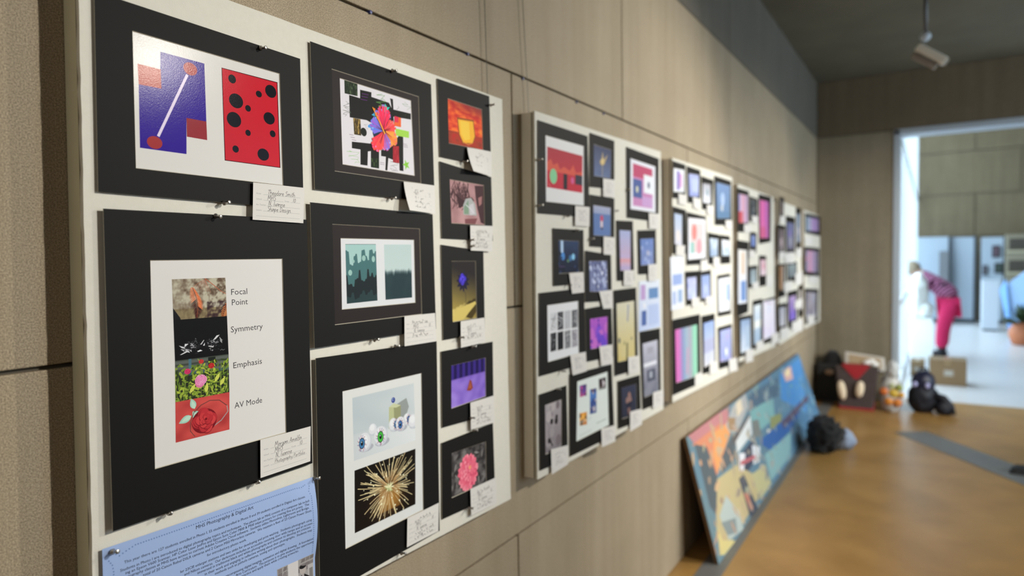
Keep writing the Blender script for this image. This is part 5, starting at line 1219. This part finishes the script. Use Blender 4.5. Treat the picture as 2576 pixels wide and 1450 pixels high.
# cardboard boxes just inside the next room
CARDB = mat('brown_cardboard', (.215, .145, .075), .85, noise_amt=.12, noise_scale=30)
def cardboard(X, px0, px1, ztop, dx, label):
    a, b = onX(px0, 950, X).y, onX(px1, 950, X).y; y0, y1 = min(a, b), max(a, b)
    t = empty('cardboard_box', (X+dx/2, (y0+y1)/2, 0), label, 'cardboard box')
    cb = MB().box(X, y0, 0, X+dx, y1, ztop).build('carton_body', CARDB, t, bevel=.004)
    MB().box(X-.001, (y0+y1)/2-.03, ztop-.06, X+dx+.001, (y0+y1)/2+.03, ztop+.0015).build('packing_tape', mat('packing_tape', (.28, .20, .11), .3), cb)
    MB().box(X-.002, (y0+y1)/2-.06, ztop*.38, X, (y0+y1)/2+.04, ztop*.60).build('shipping_label', mat('label_paper', (.40, .38, .33), .8), cb)
zb1 = onX(2380, 906, 10.15).z
cardboard(10.15, 2337, 2432, zb1, .34, 'larger brown cardboard box behind the navy backpack')
cardboard(10.75, 2290, 2326, onX(2300, 908, 10.75).z, .3, 'smaller brown cardboard box nearer the glazing')
# low black object at the edge of the floor
p = onZ(2565, 1190); p.z = 0
t = empty('floor_cable_cover', p, 'low black cover on the floor at the right edge of the picture', 'cable cover')
MB().hexa([(p.x-.10, p.y-.5, 0), (p.x+.10, p.y-.5, 0), (p.x+.12, p.y+.05, 0), (p.x-.08, p.y+.08, 0)], [(p.x-.06, p.y-.5, .055), (p.x+.06, p.y-.5, .055), (p.x+.07, p.y+.02, .05), (p.x-.04, p.y+.04, .05)]).build('cover', mat('black_rubber', (.008, .008, .008), .7), t, bevel=.015)
MB().tube([(p.x, p.y+.0, .02), (p.x+.05, p.y-.5, .02), (p.x+.1, p.y-1.2, .012)], .012, 8).build('cable', mat('black_rubber'), t, smooth=True)

# ------------------------------------------------------------------ ceiling spotlight head on its stem
LX = 5.6
S0 = onX(2322, -20, LX); J = onX(2328, 92, LX); h0 = onX(2318, 116, LX); h1 = onX(2378, 146, LX)
t = empty('ceiling_spotlight', (S0.x, S0.y, ZC), 'boxy cream spotlight hanging from the ceiling on a grey stem', 'spotlight')
MB().tube([(J.x, J.y, ZC), (J.x, J.y, J.z+.03)], .014, 12).build('stem', mat('grey_metal', (.12, .12, .12), .4, .6), t, smooth=True)
MB().tube([(J.x, J.y, ZC-.03), (J.x, J.y, ZC)], .06, 16).build('ceiling_rose', mat('grey_metal'), t)
MB().blob((J.x, J.y, J.z), (.036, .036, .034), 1, .02, 1, 3).build('swivel_joint', mat('white_enamel', (.55, .62, .70), .3), t, smooth=True)
ax = (h1-h0).normalized(); side = ax.cross(Vector((0, 0, 1))).normalized(); upv = side.cross(ax).normalized(); L = (h1-h0).length
c = h0-upv*.02
def hb(a0, a1, s0, u0, u1): return ([c+ax*a0-side*s0+upv*u0, c+ax*a1-side*s0+upv*u0, c+ax*a1+side*s0+upv*u0, c+ax*a0+side*s0+upv*u0], [c+ax*a0-side*s0+upv*u1, c+ax*a1-side*s0+upv*u1, c+ax*a1+side*s0+upv*u1, c+ax*a0+side*s0+upv*u1])
LIT_CREAM = mat('lit_cream_enamel', (.85, .82, .72), .35)  # daylight on top of the head put into a lighter enamel
house = MB().hexa(*hb(-.02, L+.02, .034, -.028, .03)).build('lamp_housing', LIT_CREAM, t, bevel=.012)
MB().hexa(*hb(-.01, L-.01, .030, -.075, -.034)).build('shaded_underside', mat('shaded_enamel', (.26, .22, .18), .4), t, bevel=.01)  # shaded lower part of the head, added as a darker box
MB().hexa(*hb(L+.02, L+.028, .028, -.022, .024)).build('lens', mat('frosted_lens', (.5, .48, .42), .2), house)

# ------------------------------------------------------------------ next room
PAN = mat('pale_blue_partition', (.36, .43, .50), .6, noise_amt=.05, noise_scale=2)
DKF = mat('dark_gap_frame', (.05, .06, .07), .7)
for i, (a, b2, lab) in enumerate(((2306, 2388, 'leftmost pale partition panel behind the person'), (2390, 2452, 'middle pale partition panel in the next room'), (2466, 2526, 'right pale partition panel with small pictures'))):
    Xp = 19.3+.1*(i % 2); y1, y0 = onX(a, 800, Xp).y, onX(b2, 800, Xp).y; zt = onX(a, 598, Xp).z
    t = empty('partition_panel', (Xp, (y0+y1)/2, 0), lab, 'partition')
    MB().box(Xp, y0, .10, Xp+.06, y1, zt).build('panel_face', PAN, t, bevel=.005)
    MB().box(Xp-.01, y0-.02, 0, Xp+.08, y0+.04, zt+.01).build('post', DKF, t); MB().box(Xp+.01, y0, 0, Xp+.05, y1, .12).build('foot_rail', DKF, t)
t = empty('grey_column', (18.9, onX(2376, 700, 18.9).y, 0), 'slim grey upright board standing behind the person', 'board')
y1, y0 = onX(2362, 700, 18.9).y, onX(2386, 700, 18.9).y
MB().box(18.9, y0, 0, 19.0, y1, onX(2370, 632, 18.9).z).build('upright', mat('mid_grey_board', (.16, .17, .18), .7), t, bevel=.004); MB().box(18.8, y0-.05, 0, 19.1, y1+.05, .04).build('foot', DKF, t)
for a, b2, c2, d2, lab, col in ((2496, 2516, 618, 648, 'upper small dark picture on the pale partition', (.10, .06, .08)), (2472, 2484, 668, 692, 'smallest dark picture on the pale partition', (.14, .12, .15)), (2502, 2524, 662, 688, 'lower right dark green picture on the pale partition', (.03, .05, .04))):
    Xq = 19.25; y1, y0 = onX(a, c2, Xq).y, onX(b2, c2, Xq).y; z1, z0 = onX(a, c2, Xq).z, onX(a, d2, Xq).z
    t = empty('small_picture', (Xq, (y0+y1)/2, z0), lab, 'picture')
    pfr = MB().box(Xq, y0, z0, Xq+.045, y1, z1).build('picture_frame', mat('black_picture_frame', (.015, .015, .015), .5), t); MB().box(Xq-.004, y0+.03, z0+.03, Xq, y1-.03, z1-.03).build('picture_sheet', mat('sheet_'+lab[:5], col, .5), pfr)
# white pedestal
Xp = 17.6; y1, y0 = onX(2470, 800, Xp).y, onX(2512, 800, Xp).y; zt = onX(2490, 706, Xp).z
t = empty('pedestal', (Xp, (y0+y1)/2, 0), 'pale blue-white display pedestal in the next room', 'pedestal')
MB().box(Xp, y0, .04, Xp+.45, y1, zt-.02).build('shaft', mat('pedestal_white', (.55, .60, .65), .5), t, bevel=.004); MB().box(Xp-.008, y0-.008, zt-.02, Xp+.458, y1+.008, zt).build('top_slab', mat('pedestal_white'), t); MB().box(Xp+.02, y0+.02, 0, Xp+.43, y1-.02, .04).build('plinth', DKF, t)
# blue leaning sheet and potted plant at the right edge
Xp = 16.5; A, B, Cc, Dd = onX(2530, 702, Xp+.5), onX(2600, 668, Xp+.5), onX(2600, 812, Xp), onX(2548, 826, Xp)
A2_, D2_ = onX(2514, 730, Xp+.5), onX(2540, 826, Xp); Dd.z = Cc.z = D2_.z = 0.0
t = empty('tilted_screen', (Xp, Dd.y, 0), 'light blue tilted screen at the far right of the next room', 'screen')
BLU = mat('light_blue_screen', (.26, .42, .66), .5); BLU2 = mat('bright_blue_edge', (.14, .32, .62), .5)
o = Vector((.06, 0, 0)); q4 = [D2_, Cc, B, A2_]
MB().hexa(q4, [p+o for p in q4]).build('sheet', BLU, t, bevel=.01)
e4 = [D2_-o*.3, Dd-o*.3, A-o*.3, A2_-o*.3]; MB().hexa(e4, [p+o*.2 for p in e4]).build('edge_band', BLU2, t)
Xp = 15.2; pc = onX(2572, 815, Xp); pc.z = 0
t = empty('potted_plant', pc, 'orange pot with a dark green plant at the right edge', 'potted plant')
vs, fs = lathe(Vector((pc.x, pc.y, 0)), Vector((0, 0, 1)), [(0, .12), (.02, .16), (.18, .21), (.30, .20), (.36, .14), (.40, .16), (.41, .12)], 20)
mesh('pot', vs, fs, mat('terracotta', (.45, .15, .06), .6), t, smooth=True)
lv = MB(); r = random.Random(2)
for i in range(60):
    a = r.uniform(0, 6.28); e = r.uniform(.2, 1.4); L2 = r.uniform(.25, .5); dv = Vector((math.cos(a)*math.cos(e), math.sin(a)*math.cos(e), math.sin(e))); s1 = dv.cross(Vector((0, 0, 1))).normalized()*.04; b0 = Vector((pc.x, pc.y, .38))
    m1 = b0+dv*L2*.55; lv.add([b0, m1+s1, b0+dv*L2-Vector((0, 0, .06)), m1-s1], [(0, 1, 2, 3)])
tag(lv.build('foliage', mat('dark_leaf', (.03, .06, .02), .5), t), kind='stuff')
# display case behind, at the right edge
Xp = 19.0; y1, y0 = onX(2532, 600, Xp).y, onX(2640, 600, Xp).y; z1 = onX(2550, 590, Xp).z
t = empty('display_case', (Xp, (y0+y1)/2, 0), 'tan and brown shelved display case at the far right', 'display case')
MB().box(Xp, y0, 0, Xp+.4, y1, z1).build('case_body', mat('tan_case', (.26, .23, .16), .6), t)
for z in (.70, 1.25, 1.75): MB().box(Xp-.01, y0+.04, z, Xp, y1-.05, z+.26).build('case_opening', mat('case_shadow', (.06, .05, .035), .7), t)
for z in (.64, 1.19, 1.69): MB().box(Xp-.05, y0, z, Xp+.3, y1, z+.04).build('shelf', mat('cream_shelf', (.5, .45, .30), .6), t)

# narrow table with white plastic next to the glazing
tb = Vector((12.02, -1.03, 0))
t = empty('work_table', tb, 'narrow white folding table standing along the glazing', 'table')
WTAB = mat('white_laminate', (.68, .72, .74), .4)
MB().box(tb.x-.45, tb.y-.15, .70, tb.x+.55, tb.y+.13, .735).build('table_top', WTAB, t, bevel=.004)
for dx in (-.40, .50):
    for dy in (-.12, .10): MB().box(tb.x+dx-.018, tb.y+dy-.018, 0, tb.x+dx+.018, tb.y+dy+.018, .70).build('leg', WTAB, t)
WP = mat('white_plastic_sheet', (.84, .88, .86), .5, bump=.25, bump_scale=9)
t = empty('plastic_heap', (tb.x, tb.y, .737), 'heap of bright white plastic sheeting piled on the narrow table', 'plastic sheeting')
MB().blob((tb.x-.12, tb.y+.02, 1.04), (.22, .125, .36), 3, .18, 2.6, 4, floor=.737).build('heap', WP, t, smooth=True)
MB().blob((tb.x-.15, tb.y-.07, .84), (.20, .11, .13), 5, .2, 2.6, 3, floor=.737).build('heap_front', WP, t, smooth=True)
t = empty('hanging_sheet', (tb.x-.50, tb.y, .05), 'white sheet draped over the front end of the narrow table', 'sheet')
vs = []; fs = []; n = 24
for j in range(10):
    for i in range(n+1):
        y = tb.y-.17+.30*i/n; z = .742-.68*j/9*(.93+.07*math.sin(i)); vs.append((tb.x-.465-.02*math.sin(i*1.3)*(j/9)-.012*j/9, y, z))
for j in range(9):
    for i in range(n): p0 = j*(n+1)+i; fs.append((p0, p0+1, p0+n+2, p0+n+1))
mesh('drape', vs, fs, WP, t, smooth=True).modifiers.new('solid', 'SOLIDIFY').thickness = .004

# ------------------------------------------------------------------ person bending over the table
def skin(name, chain_pts, edges, radii, m, parent, sub=2):
    me = bpy.data.meshes.new(name); me.from_pydata([tuple(p) for p in chain_pts], edges, [])
    o = bpy.data.objects.new(name, me); COL.objects.link(o)
    o.modifiers.new('skin', 'SKIN'); sv = me.skin_vertices[0].data
    for i, rr in enumerate(radii): sv[i].radius = (rr if isinstance(rr, tuple) else (rr, rr)); sv[i].use_root = (i == 0)
    md = o.modifiers.new('sub', 'SUBSURF'); md.levels = sub; md.render_levels = sub
    bpy.context.view_layer.update()
    nm = bpy.data.meshes.new_from_object(o.evaluated_get(bpy.context.evaluated_depsgraph_get()))
    bpy.data.objects.remove(o); nm.name = name
    for p in nm.polygons: p.use_smooth = True
    return link(name, nm, m, parent)
pf = onZ(2363, 905); PX, PY = 12.85, pf.y*1.0
PY = onX(2363, 880, PX).y
t = empty('person', (PX, PY, 0), 'person in striped pink sweater and hot pink trousers bending over the table', 'person')
SKIN = mat('skin', (.52, .31, .23), .55)
def V(dy, z, dx=0.0): return Vector((PX+dx, PY+dy, z))
# joints: pelvis, spine, chest, neck, head
ys = 1.0
pel, wai, che, nek, hed = V(-.16, .92), V(-.06, 1.12), V(.14, 1.30), V(.27, 1.39), V(.37, 1.43)
shl, shr = V(.20, 1.29, .17), V(.20, 1.27, -.17); ell, elr = V(.22, 1.03, .22), V(.22, 1.01, -.20); wrl, wrr = V(.30, .82, .14), V(.30, .82, -.16)
hpl, hpr = V(-.13, .86, .09), V(-.13, .86, -.09); knl, knr = V(-.06, .48, .11), V(-.04, .48, -.10); anl, anr = V(-.05, .09, .12), V(-.02, .09, -.11)
body_pts = [pel, wai, che, nek, hed, shl, ell, wrl, shr, elr, wrr, hpl, knl, anl, hpr, knr, anr, V(.44, 1.37)]
body_e = [(0, 1), (1, 2), (2, 3), (3, 4), (4, 17), (2, 5), (5, 6), (6, 7), (2, 8), (8, 9), (9, 10), (0, 11), (11, 12), (12, 13), (0, 14), (14, 15), (15, 16)]
skin('body', body_pts, body_e, [.13, .12, .14, .055, .095, .06, .042, .028, .06, .042, .028, .085, .055, .04, .085, .055, .04, .07], SKIN, t)
STRIPE = bpy.data.materials.new('pink_striped_knit'); STRIPE.use_nodes = True
nt = STRIPE.node_tree; bs = nt.nodes['Principled BSDF']; tc = nt.nodes.new('ShaderNodeNewGeometry'); wv = nt.nodes.new('ShaderNodeTexWave'); wv.bands_direction = 'DIAGONAL'; wv.inputs['Scale'].default_value = 9; wv.inputs['Distortion'].default_value = 1.2
nt.links.new(tc.outputs['Position'], wv.inputs['Vector']); cr = nt.nodes.new('ShaderNodeValToRGB'); cr.color_ramp.elements[0].color = (.10, .015, .06, 1); cr.color_ramp.elements[1].color = (.52, .20, .34, 1); cr.color_ramp.elements[0].position = .3; cr.color_ramp.elements[1].position = .7
nt.links.new(wv.outputs[0], cr.inputs[0]); nt.links.new(cr.outputs[0], bs.inputs['Base Color']); bs.inputs['Roughness'].default_value = .9
skin('sweater', [V(-.18, .93), wai, che, V(.25, 1.37), shl, ell, wrl.lerp(ell, .15), shr, elr, wrr.lerp(elr, .15)], [(0, 1), (1, 2), (2, 3), (2, 4), (4, 5), (5, 6), (2, 7), (7, 8), (8, 9)], [.175, .160, .165, .075, .085, .062, .045, .085, .062, .045], STRIPE, t)
HOT = mat('hot_pink_trousers', (.60, .012, .10), .8, noise_amt=.1, noise_scale=30)
skin('trousers', [V(-.15, .90), hpl, knl, V(-.05, .15, .12), hpr, knr, V(-.02, .15, -.11)], [(0, 1), (1, 2), (2, 3), (0, 4), (4, 5), (5, 6)], [.170, .135, .100, .085, .135, .100, .085], HOT, t)
MB().blob(V(-.02, 1.20), (.17, .10, .06), 3, .1, 2, 3).build('dark_shawl', mat('dark_navy_knit', (.02, .018, .03), .9), t, smooth=True)
HAIRM = mat('grey_blond_hair', (.30, .24, .16), .6)
MB().blob((hed.x, hed.y+.02, hed.z+.035), (.105, .12, .115), 5, .10, 3, 3).build('hair', HAIRM, t, smooth=True)
for s, e in ((.065, .55),):
    for dx in (-.035, .035): MB().blob((hed.x+dx, hed.y+.105, hed.z-.055), (.012, .010, .008), 1, .0, 1, 2).build('eye', mat('eye_dark', (.02, .02, .02), .3), t, smooth=True)
    MB().blob((hed.x, hed.y+.12, hed.z-.085), (.014, .03, .016), 1, .05, 1, 2).build('nose', SKIN, t, smooth=True)
SHOE = mat('black_shoe', (.008, .009, .014), .6)
for a in (anl, anr):
    MB().blob((a.x, a.y+.06, .05), (.05, .14, .055), 2, .05, 2, 3, floor=0).tube([(a.x, a.y, .05), (a.x, a.y, .17)], [.05, .056], 12).build('shoe', SHOE, t, smooth=True)
for w, e in ((wrl, ell), (wrr, elr)):
    dv = (w-e).normalized(); sd = Vector((1, 0, 0)); pl = w+dv*.05
    pts = [w, pl]; ed = [(0, 1)]; rad = [.026, .030]
    for k, (off, ln) in enumerate(((-.030, .055), (-.010, .075), (.010, .072), (.028, .058))):
        b0 = pl+sd*off+dv*.02; b1 = b0+dv*ln*.55; b2 = b1+(dv*.6+Vector((0, 0, -.8)))*ln*.45; i0 = len(pts); pts += [b0, b1, b2]; ed += [(1, i0), (i0, i0+1), (i0+1, i0+2)]; rad += [.010, .009, .008]
    i0 = len(pts); pts += [w+sd*-.035+dv*.03, w+sd*-.05+dv*.07]; ed += [(0, i0), (i0, i0+1)]; rad += [.011, .009]
    skin('hand', pts, ed, rad, SKIN, t, 1)
